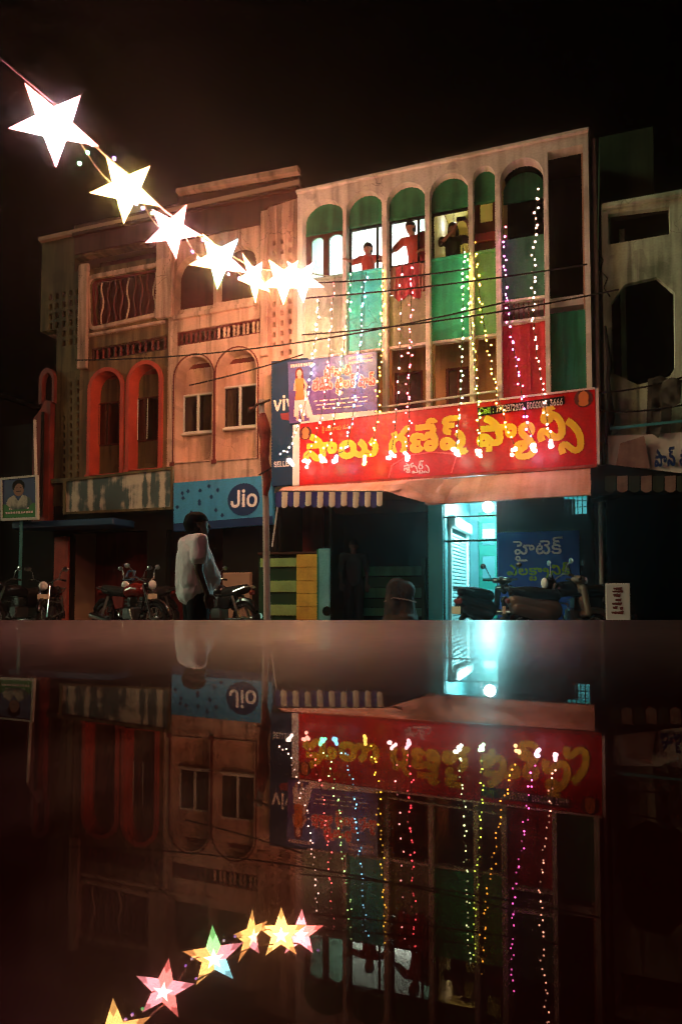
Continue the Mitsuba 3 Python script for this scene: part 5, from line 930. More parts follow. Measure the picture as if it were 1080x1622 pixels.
def person(name, label, M, J, skin='m_skin', parts=(), hair='short', look=(0, 1, 0), seated=False):
    """A body from the joints J (x right, y forward, z up), one continuous surface, with hair and clothes over it."""
    v = {k: np.array(x, float) for k, x in J.items()}
    b = [((v['neck'], 0.055), (v['skull'] - [0, 0, 0.06], 0.058)), ((v['neck'] - [0, 0, 0.04], 0.062), (v['chest'], 0.115)), ((v['chest'], 0.125), (v['waist'], 0.11)), ((v['waist'], 0.11), (v['pelvis'], 0.125))]
    for s in 'lr':
        b += [((v['chest'] + [0, 0, 0.06], 0.085), (v['sh' + s], 0.055)), ((v['sh' + s], 0.052), (v['el' + s], 0.038)), ((v['el' + s], 0.037), (v['wr' + s], 0.025)),
              ((v['pelvis'], 0.11), (v['hip' + s], 0.10)), ((v['hip' + s], 0.09), (v['kn' + s], 0.058)), ((v['kn' + s], 0.056), (v['an' + s], 0.036)), ((v['an' + s], 0.038), (v['an' + s] + np.array(v.get('toe', [0, 0.16, -0.05])), 0.03))]
        d = v.get('hd' + s, v['wr' + s] - v['el' + s]); b += hand_bones(v['wr' + s], d, v.get('hu' + s, np.array([0, 0.3, 1.0])), 0.3)
    look = np.array(look, float) / np.linalg.norm(look); rt = np.cross(look, [0, 0, 1.0]); rt /= np.linalg.norm(rt); up = np.cross(rt, look); c = v['skull']
    P = lambda x, y, z: c + rt * x + look * y + up * z
    b += [((P(0, -0.012, 0.02), 0.088), (P(0, 0.012, 0.015), 0.084)), ((P(0, 0.01, 0.0), 0.078), (P(0, 0.042, -0.075), 0.045)), ((P(0, 0.088, 0.005), 0.010), (P(0, 0.104, -0.028), 0.014)), ((P(0, 0.075, -0.05), 0.02), (P(0, 0.078, -0.06), 0.018)),
          ((P(0.085, -0.01, 0.012), 0.018), (P(0.082, -0.006, -0.02), 0.012)), ((P(-0.085, -0.01, 0.012), 0.018), (P(-0.082, -0.006, -0.02), 0.012))]
    key = put(name, blob(b, 0.016, 5, 12), skin, M=M, smooth=True, label=label, cat='person')
    for s in (1, -1): put('eye', ball(P(0.031 * s, 0.078, 0.012), (0.012, 0.010, 0.007), 1), 'm_eye', key, M=M)
    for s in (1, -1): put('eyebrow', tube([P(0.016 * s, 0.092, 0.034), P(0.034 * s, 0.088, 0.040), P(0.052 * s, 0.074, 0.034)], 0.005, 5), 'm_hair', key, M=M)
    put('lips', ball(P(0, 0.093, -0.052), (0.022, 0.008, 0.008), 1), 'm_lip', key, M=M)
    hb = [((P(0, -0.022, 0.040), 0.100), (P(0, 0.010, 0.050), 0.088)), ((P(0, -0.032, 0.02), 0.097), (P(0, -0.040, -0.045), 0.075)), ((P(0.06, -0.02, 0.03), 0.04), (P(-0.06, -0.02, 0.03), 0.04))]
    if hair == 'bun': hb += [((P(0, -0.10, -0.02), 0.05), (P(0, -0.11, 0.0), 0.05))]
    if hair == 'long': hb += [((P(0.05, -0.06, 0), 0.06), (P(0.06, -0.07, -0.22), 0.05)), ((P(-0.05, -0.06, 0), 0.06), (P(-0.06, -0.07, -0.22), 0.05))]
    hm = blob(hb, 0.02, 3, 12); hm.vertices += (meshkit.fbm(hm.vertices * 60, 2)[:, None] - 0.5) * 0.006
    put('hair', hm, 'm_hair', key, M=M, smooth=True)
    for nm, bones, m, wr in parts:
        bm = blob(bones, 0.022, 4, 14)
        if wr:
            nrm = bm.vertex_normals; x = bm.vertices
            bm.vertices = x + nrm * ((meshkit.fbm(x * [9, 9, 5] + 3, 3) - 0.5) * wr + (meshkit.noise(x * [26, 26, 7]) - 0.5) * wr * 0.5)[:, None]
        put(nm, bm, m, key, M=M, smooth=True)
    return key


# the man in the street, seen from behind his right shoulder
mc = at(309, 900, 7.0)
J = dict(skull=(0.0, 0.02, 1.565), neck=(0, -0.01, 1.44), chest=(0, 0.0, 1.28), waist=(0, 0.045, 1.06), pelvis=(0, 0.0, 0.94), shl=(-0.19, -0.02, 1.385), shr=(0.19, -0.02, 1.385),
         ell=(-0.26, 0.0, 1.11), elr=(0.245, -0.045, 1.10), wrl=(-0.25, 0.12, 0.90), wrr=(0.235, 0.035, 0.875), hdl=(0.02, 0.2, -1), hdr=(-0.02, 0.25, -1), hul=(-1, 0, 0), hur=(1, 0, 0),
         hipl=(-0.09, 0, 0.90), hipr=(0.09, 0, 0.90), knl=(-0.11, 0.03, 0.48), knr=(0.12, 0.0, 0.48), anl=(-0.12, -0.02, 0.07), anr=(0.13, -0.05, 0.07))
v = {k: np.array(x, float) for k, x in J.items()}
shirt = [((v['neck'] - [0, 0.01, 0.035], 0.075), (v['chest'] + [0, -0.01, 0.05], 0.138)), ((v['chest'] + [0, -0.01, 0], 0.145), (v['waist'] + [0, 0.035, -0.03], 0.155)), ((v['waist'] + [0, 0.035, -0.03], 0.155), (v['pelvis'] + [0, 0.015, 0.0], 0.150)), ((v['chest'] + [0.06, -0.02, 0], 0.13), (v['pelvis'] + [0.06, -0.03, 0.02], 0.125)), ((v['chest'] + [-0.06, -0.02, 0], 0.13), (v['pelvis'] + [-0.06, -0.03, 0.02], 0.125)),
         ((v['pelvis'] + [0.05, 0, 0.02], 0.145), (v['pelvis'] + [0.05, -0.01, -0.06], 0.142)), ((v['pelvis'] + [-0.05, 0, 0.02], 0.145), (v['pelvis'] + [-0.05, -0.01, -0.06], 0.142)), ((v['pelvis'] + [0.0, 0.02, 0.02], 0.15), (v['pelvis'] + [0.0, 0.03, -0.05], 0.14))]
for s in 'lr': shirt += [((v['chest'] + [0, -0.01, 0.07], 0.12), (v['sh' + s], 0.078)), ((v['sh' + s], 0.08), (v['sh' + s] * 0.38 + v['el' + s] * 0.62, 0.072))]
trs = [((v['pelvis'] + [0, 0, -0.02], 0.125), (v['pelvis'] + [0, 0, -0.08], 0.125))]
for s in 'lr': trs += [((v['hip' + s], 0.10), (v['kn' + s], 0.085)), ((v['kn' + s], 0.085), (v['an' + s] + [0, 0, 0.02], 0.07))]
collar = [((v['neck'] + [0.05, -0.03, 0.0], 0.028), (v['neck'] + [-0.05, -0.03, 0.0], 0.028)), ((v['neck'] + [0.06, -0.02, 0.0], 0.024), (v['neck'] + [0.05, 0.05, -0.03], 0.02)), ((v['neck'] + [-0.06, -0.02, 0.0], 0.024), (v['neck'] + [-0.05, 0.05, -0.03], 0.02))]
person('person', 'man in a white short sleeved shirt standing in the street with his back half turned', frame((mc[0], mc[1], 0.0), -61) @ np.diag([1.12, 1.14, 1.0, 1.0]), J, 'm_skindark',
       [('shirt', shirt, 'm_shirt', 0.024), ('collar', collar, 'm_shirt', 0.0), ('trousers', trs, 'm_trouser', 0.02)], look=(0.15, 1, 0.12))

def at_window(px, py, t, deg, z=ZF):
    """A place on the upper floor behind a window, so that the person's head stands at the given sight line."""
    M = np.eye(4); s = S(px, py, t)
    return ROT @ frame((s, t, z), 180 + deg), Z(px, py, t) - z

# child leaning on the sill of the second bay
M, hz = at_window(583, 395, 0.22, 6)
k_ = hz / 1.565
J = dict(skull=(0.0, 0.02, 1.565), neck=(0, 0.0, 1.445), chest=(0, 0.0, 1.30), waist=(0, -0.03, 1.08), pelvis=(0, -0.05, 0.95), shl=(-0.16, 0.0, 1.38), shr=(0.16, 0.0, 1.38), ell=(-0.34, 0.10, 1.27), elr=(0.28, 0.14, 1.27), wrl=(-0.34, 0.28, 1.20), wrr=(0.36, 0.34, 1.24),
         hipl=(-0.08, -0.05, 0.90), hipr=(0.08, -0.05, 0.90), knl=(-0.09, -0.03, 0.48), knr=(0.09, -0.03, 0.48), anl=(-0.09, -0.05, 0.07), anr=(0.09, -0.05, 0.07))
J = {a: (x * k_, y * k_, z * k_) for a, (x, y, z) in J.items()}
v = {k: np.array(x, float) for k, x in J.items()}
top = [((v['chest'] + [0, 0, 0.04], 0.135), (v['waist'], 0.13)), ((v['waist'], 0.13), (v['pelvis'], 0.14))]
for s in 'lr': top += [((v['chest'] + [0, 0, 0.05], 0.10), (v['sh' + s], 0.068)), ((v['sh' + s], 0.068), (v['el' + s], 0.058))]
person('person', 'child in a red top stretching both arms along the second green bay window', M, J, 'm_skin', [('top', top, 'm_sari', 0.015), ('trousers', [((v['hipl'], 0.11), (v['anl'], 0.06)), ((v['hipr'], 0.11), (v['anr'], 0.06))], 'm_saridark', 0.01)], look=(0.15, 1, -0.2))

# woman leaning out of the third bay
M, hz = at_window(654, 362, 0.20, -12)
k_ = hz / 1.565
J = dict(skull=(0.03, 0.05, 1.565), neck=(0, 0.02, 1.445), chest=(-0.02, 0.02, 1.28), waist=(-0.03, -0.04, 1.06), pelvis=(-0.02, -0.08, 0.93), shl=(-0.19, 0.0, 1.37), shr=(0.17, 0.03, 1.38), ell=(-0.30, 0.06, 1.12), elr=(0.32, 0.14, 1.20), wrl=(-0.26, 0.24, 1.02), wrr=(0.50, 0.22, 1.10),
         hipl=(-0.10, -0.08, 0.88), hipr=(0.08, -0.08, 0.88), knl=(-0.10, -0.05, 0.47), knr=(0.09, -0.05, 0.47), anl=(-0.09, -0.07, 0.07), anr=(0.09, -0.07, 0.07))
J = {a: (x * k_, y * k_, z * k_) for a, (x, y, z) in J.items()}
v = {k: np.array(x, float) for k, x in J.items()}
blouse = [((v['chest'] + [0, 0, 0.02], 0.15), (v['waist'], 0.14)), ((v['waist'], 0.145), (v['pelvis'], 0.17))]
for s in 'lr': blouse += [((v['chest'] + [0, 0, 0.05], 0.11), (v['sh' + s], 0.075)), ((v['sh' + s], 0.075), (v['sh' + s] * 0.3 + v['el' + s] * 0.7, 0.062))]
pallu = [((v['shl'] + [0, 0.02, 0.02], 0.085), (v['waist'] + [-0.10, 0.0, 0.0], 0.12)), ((v['shl'] + [-0.02, -0.06, 0.0], 0.09), (v['pelvis'] + [-0.2, -0.12, 0.1], 0.10))]
skirt = [((v['pelvis'], 0.18), ((v['anl'] + v['anr']) / 2 + [0, 0, 0.2], 0.24))]
person('person', 'woman in a red sari leaning out of the third green bay window', M, J, 'm_skin', [('blouse', blouse, 'm_sari', 0.02), ('sari_end', pallu, 'm_saridark', 0.02), ('skirt', skirt, 'm_sari', 0.03)], hair='bun', look=(0.25, 1, -0.15))

# dark figure taking a photograph in the fourth bay
M, hz = at_window(717, 364, 0.28, 8)
k_ = hz / 1.565
J = dict(skull=(0.0, 0.03, 1.565), neck=(0, 0.0, 1.445), chest=(0, 0.0, 1.28), waist=(0, -0.02, 1.06), pelvis=(0, -0.03, 0.93), shl=(-0.19, 0.0, 1.385), shr=(0.19, 0.0, 1.385), ell=(-0.38, 0.10, 1.27), elr=(0.20, 0.22, 1.22), wrl=(-0.27, 0.30, 1.49), wrr=(-0.05, 0.33, 1.43), hdl=(0.3, 0.1, 1), hdr=(-0.5, 0.1, 1),
         hipl=(-0.09, -0.03, 0.88), hipr=(0.09, -0.03, 0.88), knl=(-0.10, 0.0, 0.47), knr=(0.09, 0.0, 0.47), anl=(-0.09, -0.02, 0.07), anr=(0.09, -0.02, 0.07))
J = {a: (x * k_, y * k_, z * k_) for a, (x, y, z) in J.items()}
v = {k: np.array(x, float) for k, x in J.items()}
top = [((v['chest'], 0.15), (v['waist'], 0.14)), ((v['waist'], 0.14), (v['pelvis'], 0.15))]
for s in 'lr': top += [((v['chest'] + [0, 0, 0.05], 0.11), (v['sh' + s], 0.075)), ((v['sh' + s], 0.075), (v['el' + s], 0.06))]
phk = person('person', 'dark figure raising a phone with both hands in the fourth green bay window', M, J, 'm_skindark', [('top', top, 'm_dark', 0.015), ('trousers', [((v['hipl'], 0.11), (v['anl'], 0.07)), ((v['hipr'], 0.11), (v['anr'], 0.07))], 'm_trouser', 0.01)], hair='long', look=(0.1, 1, -0.1))
hp = (v['wrl'] + v['wrr']) / 2 + [0, 0.03, 0.12]
put('phone', bevel(hp[0] - 0.085, hp[0] + 0.085, hp[1] - 0.005, hp[1] + 0.005, hp[2] - 0.04, hp[2] + 0.04, 0.004), 'm_bikeblack', M=M, label='dark phone held up by the figure in the fourth bay window', cat='phone')

# dark figure standing in the unlit doorway
s = S(560, 900, 0.05)
M = ROT @ frame((s, 0.05, 0.15), 205)
hz = Z(556, 866, 0.05) - 0.15; k_ = hz / 1.565
J = dict(skull=(0.0, 0.03, 1.565), neck=(0, 0.0, 1.445), chest=(0, 0.0, 1.28), waist=(0, -0.0, 1.06), pelvis=(0, -0.0, 0.93), shl=(-0.19, 0.0, 1.385), shr=(0.19, 0.0, 1.385), ell=(-0.25, -0.02, 1.12), elr=(0.25, -0.02, 1.12), wrl=(-0.24, 0.06, 0.88), wrr=(0.24, 0.10, 0.90),
         hipl=(-0.09, 0, 0.88), hipr=(0.09, 0, 0.88), knl=(-0.10, 0.02, 0.47), knr=(0.09, 0.02, 0.47), anl=(-0.10, 0, 0.07), anr=(0.10, 0, 0.07))
J = {a: (x * k_, y * k_, z * k_) for a, (x, y, z) in J.items()}
v = {k: np.array(x, float) for k, x in J.items()}
top = [((v['chest'], 0.15), (v['waist'], 0.14)), ((v['waist'], 0.14), (v['pelvis'], 0.15))]
for s_ in 'lr': top += [((v['chest'] + [0, 0, 0.05], 0.11), (v['sh' + s_], 0.075)), ((v['sh' + s_], 0.075), (v['el' + s_], 0.06))]
person('person', 'dim figure in a grey shirt standing in the unlit shop doorway', M, J, 'm_dimskin', [('shirt', top, 'm_greyshirt', 0.015), ('trousers', [((v['pelvis'], 0.14), (v['hipl'], 0.11)), ((v['hipl'], 0.115), (v['anl'], 0.07)), ((v['hipr'], 0.115), (v['anr'], 0.07))], 'm_trouser', 0.01)])

# pink cloth over the railing of the third bay
a, b = BAYS[2]
def hanging(s0, s1, z0, z1, t, amp, seed, n=26, m=12):
    v = []
    for i in range(n):
        for j in range(m):
            u, w = i / (n - 1), j / (m - 1)
            v.append((s0 + (s1 - s0) * u, t - amp * (0.5 + 0.5 * math.sin(u * 21 + seed + 0.8 * math.sin(w * 3))) * (0.3 + 0.7 * w), z1 + (z0 + 0.05 * math.sin(u * 9 + seed) - z1) * w))
    i, j = np.meshgrid(np.arange(n - 1), np.arange(m - 1), indexing='ij'); q = np.stack([i * m + j, i * m + j + 1, (i + 1) * m + j + 1, (i + 1) * m + j], -1).reshape(-1, 4)
    return tm(v, np.vstack([q[:, [0, 1, 2]], q[:, [0, 2, 3]]]))
put('draped_cloth', hanging(a + 0.03, a + 0.30, 6.70, ZS + 0.02, -0.03, 0.05, 1), 'm_cloth', smooth=True, label='brown cloth hung over the window rail, left of the pink one', cat='cloth')
put('draped_cloth', hanging(a + 0.14, b - 0.12, 6.62, ZS + 0.01, -0.05, 0.06, 3), 'm_pink', smooth=True, label='pink cloth hung over the window rail below the woman', cat='cloth')
put('draped_cloth', hanging(b - 0.22, b - 0.02, 6.75, ZS + 0.0, -0.04, 0.05, 5), 'm_cloth', smooth=True, label='brown cloth hung over the window rail, right of the pink one', cat='cloth')

# dark sack on the pavement
sx = S(633, 940, -0.9)
sk = blob([(((sx - 0.06, -0.9, 0.42), 0.22), ((sx - 0.05, -0.9, 1.0), 0.19)), (((sx + 0.09, -0.88, 0.42), 0.22), ((sx + 0.08, -0.88, 0.93), 0.18)), (((sx - 0.05, -0.9, 1.0), 0.18), ((sx + 0.08, -0.88, 0.95), 0.18)), (((sx - 0.12, -0.95, 0.4), 0.2), ((sx + 0.12, -0.95, 0.4), 0.2))], 0.035, 6, 16)
sk.vertices += sk.vertex_normals * ((meshkit.fbm(sk.vertices * [6, 6, 3], 4) - 0.5) * 0.11)[:, None]
skk = put('covered_bundle', sk, 'm_bundle', smooth=True, label='dark rounded covered bundle standing before the green shelf', cat='bundle')
put('cord', tube([(sx - 0.27, -0.98, 0.75), (sx - 0.05, -1.13, 0.82), (sx + 0.2, -1.08, 0.78), (sx + 0.30, -0.92, 0.74)], 0.012, 5), 'm_cloth', skk)

# ================================================================== motorcycles and scooters
def torus(R, r, c, n=30, k=8): return tube([(c[0] + R * math.cos(a), c[1], c[2] + R * math.sin(a)) for a in np.linspace(0, 2 * math.pi, n + 1)[:-1]], r, k, closed=True)


def hull(pts): return trimesh.Trimesh(np.array(pts, float), process=False).convex_hull
def rblock(pts, r): return blob([((p, r), (q, r)) for p, q in zip(pts[:-1], pts[1:])], 0.03, 4, 14)


WHEEL = {}
def wheel_parts(R):
    if R in WHEEL: return WHEEL[R]
    sp = join([tube([(0, 0.02 * (-1) ** k, 0), ((R - 0.06) * math.cos(a), 0, (R - 0.06) * math.sin(a))], 0.004, 4) for k, a in enumerate(np.linspace(0, 2 * math.pi, 17)[:-1])])
    hubm = trimesh.creation.cylinder(0.05, 0.10, sections=16); hubm.apply_transform(np.array(T().rotate([1, 0, 0], 90).matrix))
    WHEEL[R] = [mikit.ply(torus(R - 0.035, 0.045, (0, 0, 0)), 'm_rubber', True), mikit.ply(torus(R - 0.075, 0.014, (0, 0, 0)), 'm_chrome', True), mikit.ply(join(sp, hubm), 'm_chrome', 40)]
    return WHEEL[R]


PARTS = {}
def motorcycle(name, label, M, tank='m_bikeblack', seat='m_rubber', screen=False, group='motorcycles parked along the shop fronts'):
    """x forward, y left, z up."""
    if 'bike' not in PARTS:
        P = PARTS['bike'] = {}
        P['fuel_tank'] = rblock([(0.02, 0, 0.80), (0.16, 0, 0.84), (0.32, 0, 0.82)], 0.125)
        P['seat'] = blob([(((-0.10, 0.0, 0.78), 0.10), ((-0.35, 0, 0.80), 0.11)), (((-0.35, 0, 0.80), 0.11), ((-0.66, 0, 0.85), 0.085))], 0.03, 4, 12)
        P['engine'] = join(bevel(-0.08, 0.22, -0.11, 0.11, 0.28, 0.52, 0.03), *[bevel(0.0, 0.16, -0.13, 0.13, 0.53 + 0.025 * k, 0.54 + 0.025 * k, 0.004) for k in range(6)], bevel(0.02, 0.14, -0.08, 0.08, 0.52, 0.70, 0.02))
        P['frame'] = join(tube([(0.42, 0, 0.86), (0.36, 0, 0.55), (0.25, 0, 0.28), (-0.2, 0, 0.28)], 0.02), tube([(0.40, 0, 0.80), (0.0, 0, 0.70), (-0.5, 0.09, 0.72)], 0.018), tube([(0.0, 0, 0.70), (-0.5, -0.09, 0.72)], 0.018), tube([(-0.2, 0.08, 0.30), (-0.62, 0.08, 0.31)], 0.02), tube([(-0.2, -0.08, 0.30), (-0.62, -0.08, 0.31)], 0.02))
        P['fork'] = join(*[tube([(0.68, y, 0.30), (0.46, y, 0.92)], 0.022) for y in (0.085, -0.085)])
        P['handlebar'] = tube([(0.28, 0.36, 1.03), (0.40, 0.22, 1.06), (0.45, 0.06, 0.98), (0.45, -0.06, 0.98), (0.40, -0.22, 1.06), (0.28, -0.36, 1.03)], 0.013)
        P['grip'] = join(tube([(0.28, 0.36, 1.03), (0.335, 0.29, 1.045)], 0.02), tube([(0.28, -0.36, 1.03), (0.335, -0.29, 1.045)], 0.02))
        P['headlight'] = ball((0.60, 0, 0.92), (0.045, 0.088, 0.088), 3)
        P['headlight_shell'] = blob([(((0.50, 0, 0.92), 0.095), ((0.54, 0, 0.92), 0.098))], 0.03, 2, 16)
        P['mirror'] = None
        P['fender'] = tube([(0.68 + 0.335 * math.cos(a), 0, 0.30 + 0.335 * math.sin(a)) for a in np.radians(np.linspace(20, 165, 14))], 0.045, 8)
        P['rear_fender'] = tube([(-0.62 + 0.35 * math.cos(a), 0, 0.30 + 0.35 * math.sin(a)) for a in np.radians(np.linspace(30, 190, 14))], 0.05, 8)
        P['exhaust'] = join(tube([(0.14, -0.12, 0.48), (0.24, -0.14, 0.30), (0.0, -0.15, 0.22), (-0.25, -0.16, 0.24)], 0.022, 10), tube([(-0.25, -0.16, 0.24), (-0.35, -0.165, 0.26), (-0.85, -0.17, 0.36)], [0.022, 0.048, 0.052], 12))
        P['side_panel'] = join(hull([(-0.35, 0.10, 0.72), (-0.02, 0.12, 0.70), (-0.05, 0.12, 0.50), (-0.28, 0.10, 0.48), (-0.35, 0.07, 0.72), (-0.02, 0.09, 0.70), (-0.05, 0.09, 0.50), (-0.28, 0.07, 0.48)]), hull([(-0.35, -0.10, 0.72), (-0.02, -0.12, 0.70), (-0.05, -0.12, 0.50), (-0.28, -0.10, 0.48), (-0.35, -0.07, 0.72), (-0.02, -0.09, 0.70), (-0.05, -0.09, 0.50), (-0.28, -0.07, 0.48)]))
        P['tail_light'] = bevel(-0.84, -0.78, -0.06, 0.06, 0.74, 0.82, 0.02)
        P['number_plate'] = bevel(0.60, 0.612, -0.11, 0.11, 0.66, 0.76, 0.004)
        P['grab_rail'] = tube([(-0.45, 0.13, 0.80), (-0.75, 0.13, 0.88), (-0.84, 0, 0.90), (-0.75, -0.13, 0.88), (-0.45, -0.13, 0.80)], 0.013)
        P['leg_guard'] = tube([(0.40, 0, 0.62), (0.38, 0.30, 0.60), (0.36, 0.32, 0.40), (0.30, 0.10, 0.30)], 0.014)
        P['shock_absorber'] = join(tube([(-0.42, 0.13, 0.72), (-0.60, 0.13, 0.34)], 0.028), tube([(-0.42, -0.13, 0.72), (-0.60, -0.13, 0.34)], 0.028))
        mats = dict(fuel_tank='m_bikeblack', seat='m_rubber', engine='m_steel', frame='m_bikeblack', fork='m_chrome', handlebar='m_chrome', grip='m_rubber', headlight='m_lens', headlight_shell='m_bikeblack', fender='m_bikeblack', rear_fender='m_bikeblack', exhaust='m_chrome', side_panel='m_bikeblack', tail_light='m_bikered', number_plate='m_plate', grab_rail='m_chrome', leg_guard='m_chrome', shock_absorber='m_chrome')
        P.pop('mirror'); PARTS['bike'] = {k: mikit.ply(m, mats[k], 35) for k, m in P.items()}
        PARTS['mirror_arm'] = [mikit.ply(tube([(0.38, 0.24 * s, 1.06), (0.36, 0.27 * s, 1.20), (0.34, 0.33 * s, 1.25)], 0.008, 6), 'm_chrome', True) for s in (1, -1)]
        PARTS['mirror'] = [mikit.ply(ball((0.34, 0.36 * s, 1.26), (0.018, 0.065, 0.045), 2), 'm_chrome', True) for s in (1, -1)]
        PARTS['screen'] = mikit.ply(blob([(((0.50, 0.1, 1.03), 0.03), ((0.42, 0.08, 1.20), 0.02)), (((0.50, -0.1, 1.03), 0.03), ((0.42, -0.08, 1.20), 0.02)), (((0.42, 0.08, 1.20), 0.02), ((0.42, -0.08, 1.20), 0.02)), (((0.5, 0.1, 1.03), 0.03), ((0.5, -0.1, 1.03), 0.03))], 0.03, 3), 'm_navy', True)
    key = thing(name, label, 'motorcycle', group)
    for k, d in PARTS['bike'].items():
        if k in ('fuel_tank', 'side_panel') and tank != 'm_bikeblack': d = {**d, 'bsdf': {'type': 'ref', 'id': tank}}
        put(k, None, None, key, M=M, shared=d)
    for i in (0, 1):
        put('mirror', None, None, key, M=M, shared=PARTS['mirror'][i]); put('mirror_arm', None, None, key, M=M, shared=PARTS['mirror_arm'][i])
    if screen: put('fairing', None, None, key, M=M, shared=PARTS['screen'])
    for x in (0.68, -0.62):
        w = put('wheel', None, None, key, M=M @ np.array(T().translate([x, 0, 0.30]).matrix), shared=wheel_parts(0.30)[0])
        put('rim', None, None, w, M=M @ np.array(T().translate([x, 0, 0.30]).matrix), shared=wheel_parts(0.30)[1]); put('spokes', None, None, w, M=M @ np.array(T().translate([x, 0, 0.30]).matrix), shared=wheel_parts(0.30)[2])
    return key


def scooter(name, label, M, body='m_bikeblack', trim='m_bikebeige', group='scooters parked before the blue board'):
    if 'scooter' not in PARTS:
        P = {}
        P['leg_shield'] = blob([(((0.42, 0.12, 0.85), 0.05), ((0.46, 0.20, 0.45), 0.05)), (((0.42, -0.12, 0.85), 0.05), ((0.46, -0.20, 0.45), 0.05)), (((0.42, 0.12, 0.85), 0.05), ((0.42, -0.12, 0.85), 0.05)), (((0.46, 0.2, 0.45), 0.05), ((0.46, -0.2, 0.45), 0.05)), (((0.44, 0, 0.65), 0.07), ((0.5, 0, 0.5), 0.08))], 0.035, 4)
        P['footboard'] = bevel(-0.05, 0.46, -0.17, 0.17, 0.28, 0.34, 0.02)
        P['rear_body'] = blob([(((-0.05, 0, 0.50), 0.17), ((-0.62, 0, 0.62), 0.13)), (((-0.15, 0.08, 0.42), 0.12), ((-0.6, 0.08, 0.52), 0.10)), (((-0.15, -0.08, 0.42), 0.12), ((-0.6, -0.08, 0.52), 0.10))], 0.04, 5)
        P['seat'] = blob([(((0.0, 0, 0.72), 0.10), ((-0.35, 0, 0.75), 0.12)), (((-0.35, 0, 0.75), 0.12), ((-0.65, 0, 0.78), 0.08))], 0.035, 4)
        P['handlebar_cover'] = blob([(((0.36, 0.14, 0.98), 0.05), ((0.36, -0.14, 0.98), 0.05)), (((0.42, 0, 0.96), 0.08), ((0.36, 0, 0.98), 0.07)), (((0.40, 0, 0.9), 0.05), ((0.42, 0, 0.8), 0.05))], 0.03, 4)
        P['grip'] = join(tube([(0.34, 0.16, 0.98), (0.30, 0.34, 0.99)], 0.018), tube([(0.34, -0.16, 0.98), (0.30, -0.34, 0.99)], 0.018))
        P['headlight'] = ball((0.485, 0, 0.96), (0.03, 0.07, 0.055), 2)
        P['fender'] = tube([(0.62 + 0.25 * math.cos(a), 0, 0.24 + 0.25 * math.sin(a)) for a in np.radians(np.linspace(10, 170, 12))], 0.06, 8)
        P['tail_light'] = bevel(-0.77, -0.72, -0.08, 0.08, 0.60, 0.68, 0.02)
        P['number_plate'] = bevel(-0.80, -0.79, -0.09, 0.09, 0.44, 0.56, 0.004)
        P['grab_rail'] = tube([(-0.5, 0.12, 0.80), (-0.74, 0.10, 0.84), (-0.78, 0, 0.85), (-0.74, -0.10, 0.84), (-0.5, -0.12, 0.80)], 0.014)
        P['mirror'] = ball((0.33, 0.36, 1.22), (0.018, 0.06, 0.045), 2); P['mirror_001'] = ball((0.33, -0.36, 1.22), (0.018, 0.06, 0.045), 2)
        P['mirror_arm'] = tube([(0.35, 0.2, 1.0), (0.34, 0.32, 1.2)], 0.008, 6); P['mirror_arm_001'] = tube([(0.35, -0.2, 1.0), (0.34, -0.32, 1.2)], 0.008, 6)
        ms = dict(leg_shield='B', footboard='m_rubber', rear_body='B', seat='m_rubber', handlebar_cover='B', grip='m_rubber', headlight='m_lens', fender='T', tail_light='m_bikered', number_plate='m_plate', grab_rail='m_steel', mirror='m_bikeblack', mirror_001='m_bikeblack', mirror_arm='m_bikeblack', mirror_arm_001='m_bikeblack')
        PARTS['scooter'] = {k: (mikit.ply(m, 'm_bikeblack', 35), ms[k]) for k, m in P.items()}
    key = thing(name, label, 'scooter', group)
    for k, (d, m) in PARTS['scooter'].items():
        d = {**d, 'bsdf': {'type': 'ref', 'id': {'B': body, 'T': trim}.get(m, m)}}
        put(k.replace('_001', ''), None, None, key, M=M, shared=d)
    for x in (0.62, -0.52):
        W_ = M @ np.array(T().translate([x, 0, 0.23]).matrix)
        w = put('wheel', None, None, key, M=W_, shared=wheel_parts(0.23)[0]); put('rim', None, None, w, M=W_, shared=wheel_parts(0.23)[1])
    return key


PV = 0.13
def park(px, t, deg): return ROT @ frame((S(px, 930, t), t, PV), deg)   # deg: 0 faces along the shop fronts to the right, -90 faces the road
motorcycle('motorcycle', 'black motorcycle at the far left, its headlight facing the road', park(36, -1.9, -100))
motorcycle('motorcycle', 'black motorcycle second from the left with a pale number plate', park(80, -1.5, -60))
motorcycle('motorcycle', 'motorcycle with a red tank parked side on left of the man in the white shirt', park(205, -2.2, -12), tank='m_bikered')
motorcycle('motorcycle', 'black motorcycle with a tall dark screen facing the road behind the side on one', park(232, -1.3, -95), screen=True)
motorcycle('motorcycle', 'black motorcycle half hidden behind the man in the white shirt', park(352, -1.5, 160))
scooter('scooter', 'black scooter standing in front of the lit shop passage', park(773, -1.5, 60))
scooter('scooter', 'scooter with beige panels standing in front of the blue lettered board', park(878, -1.5, 20), body='m_bikebeige')
motorcycle('motorcycle', 'black motorcycle between the scooters and the small notice board', park(918, -1.2, -150))

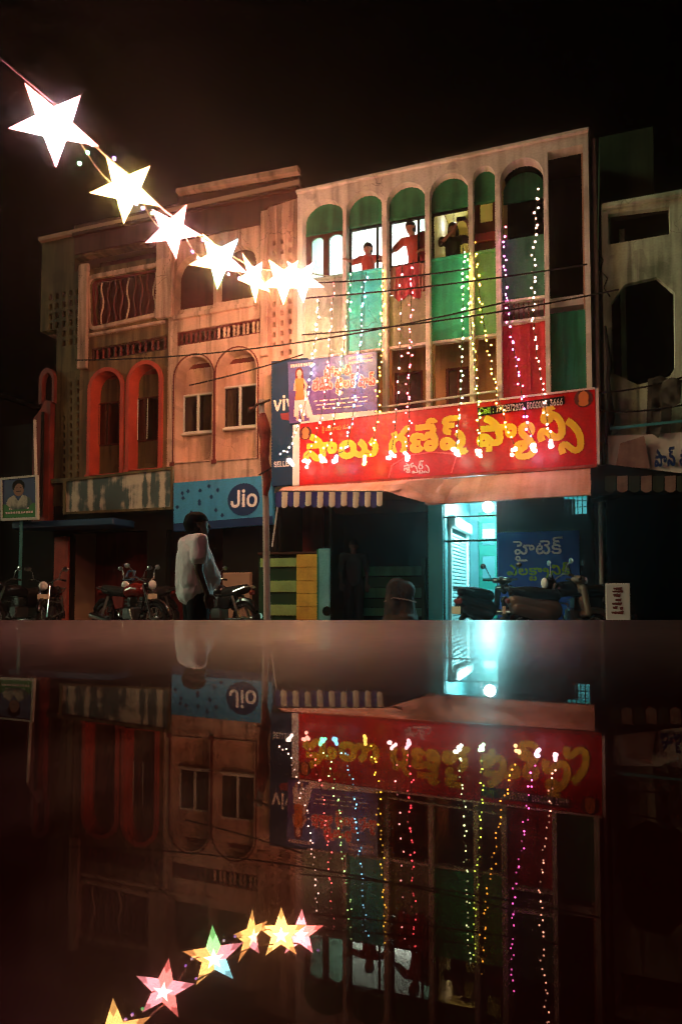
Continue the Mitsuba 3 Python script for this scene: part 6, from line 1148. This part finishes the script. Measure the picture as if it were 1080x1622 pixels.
# ================================================================== the polished table the camera rests over
def dust_haze(p, n, uv):  # dust, heaviest at the far edge to paint in the grazing haze
    cloud = mikit.fbm(p.x * 5.0, p.y * 2.2, 0.3, 4)
    smear = mikit.smoothstep(0.5, 0.75, mikit.fbm(p.x * 7 + p.y * 9, p.x * 22 - p.y * 4, 1.0, 4))
    fine = mikit.noise(p.x * 120, p.y * 120, 0)
    return dr.clip(DUST_HAZE * mikit.smoothstep(0.22, 0.75, p.y + 0.25 * (cloud - 0.5)) * (0.55 + 0.5 * cloud + 0.25 * fine) + 0.006 + 0.010 * fine + 0.035 * smear, 0, 1)
def wavy(p, n, uv): return mikit.fbm(p.x * 5.0 + 3, p.y * 5.0, 0.0, 2)
scene['m_tabletop'] = {'type': 'bumpmap', 'scale': 0.00035, 'arbitrary': mikit.proc(wavy, 0.01), 'bsdf': {'type': 'blendbsdf', 'weight': mikit.proc(dust_haze),
    'bsdf_0': {'type': 'plastic', 'diffuse_reflectance': {'type': 'rgb', 'value': [0.020, 0.0022, 0.0018]}, 'specular_reflectance': {'type': 'rgb', 'value': [0.18, 0.095, 0.08]}, 'int_ior': 1.32},
    'bsdf_1': {'type': 'roughplastic', 'distribution': 'ggx', 'alpha': 0.11, 'diffuse_reflectance': {'type': 'rgb', 'value': [0.075, 0.024, 0.019]}, 'int_ior': 1.45}}}
tb_ = thing('polished_table', 'glossy dark maroon tabletop in front, mirroring the lit street', 'table')
TZ, TY = 0.84 - CAMH, CAMH * F / 37.0
put('tabletop', bevel(-1.2, 1.2, -0.45, TY, TZ - 0.035, TZ, 0.003), 'm_tabletop', tb_, M=None)
put('apron', join(box(-1.12, 1.12, TY - 0.09, TY - 0.065, TZ - 0.14, TZ - 0.037), box(-1.12, 1.12, -0.40, -0.375, TZ - 0.14, TZ - 0.037)), 'm_wood', tb_, M=None)
for x in (-1.1, 1.1):
    for y in (-0.36, TY - 0.06): put('leg', bevel(x - 0.03, x + 0.03, y - 0.03, y + 0.03, 0.003, TZ - 0.037, 0.006), 'm_wood', tb_, M=None)
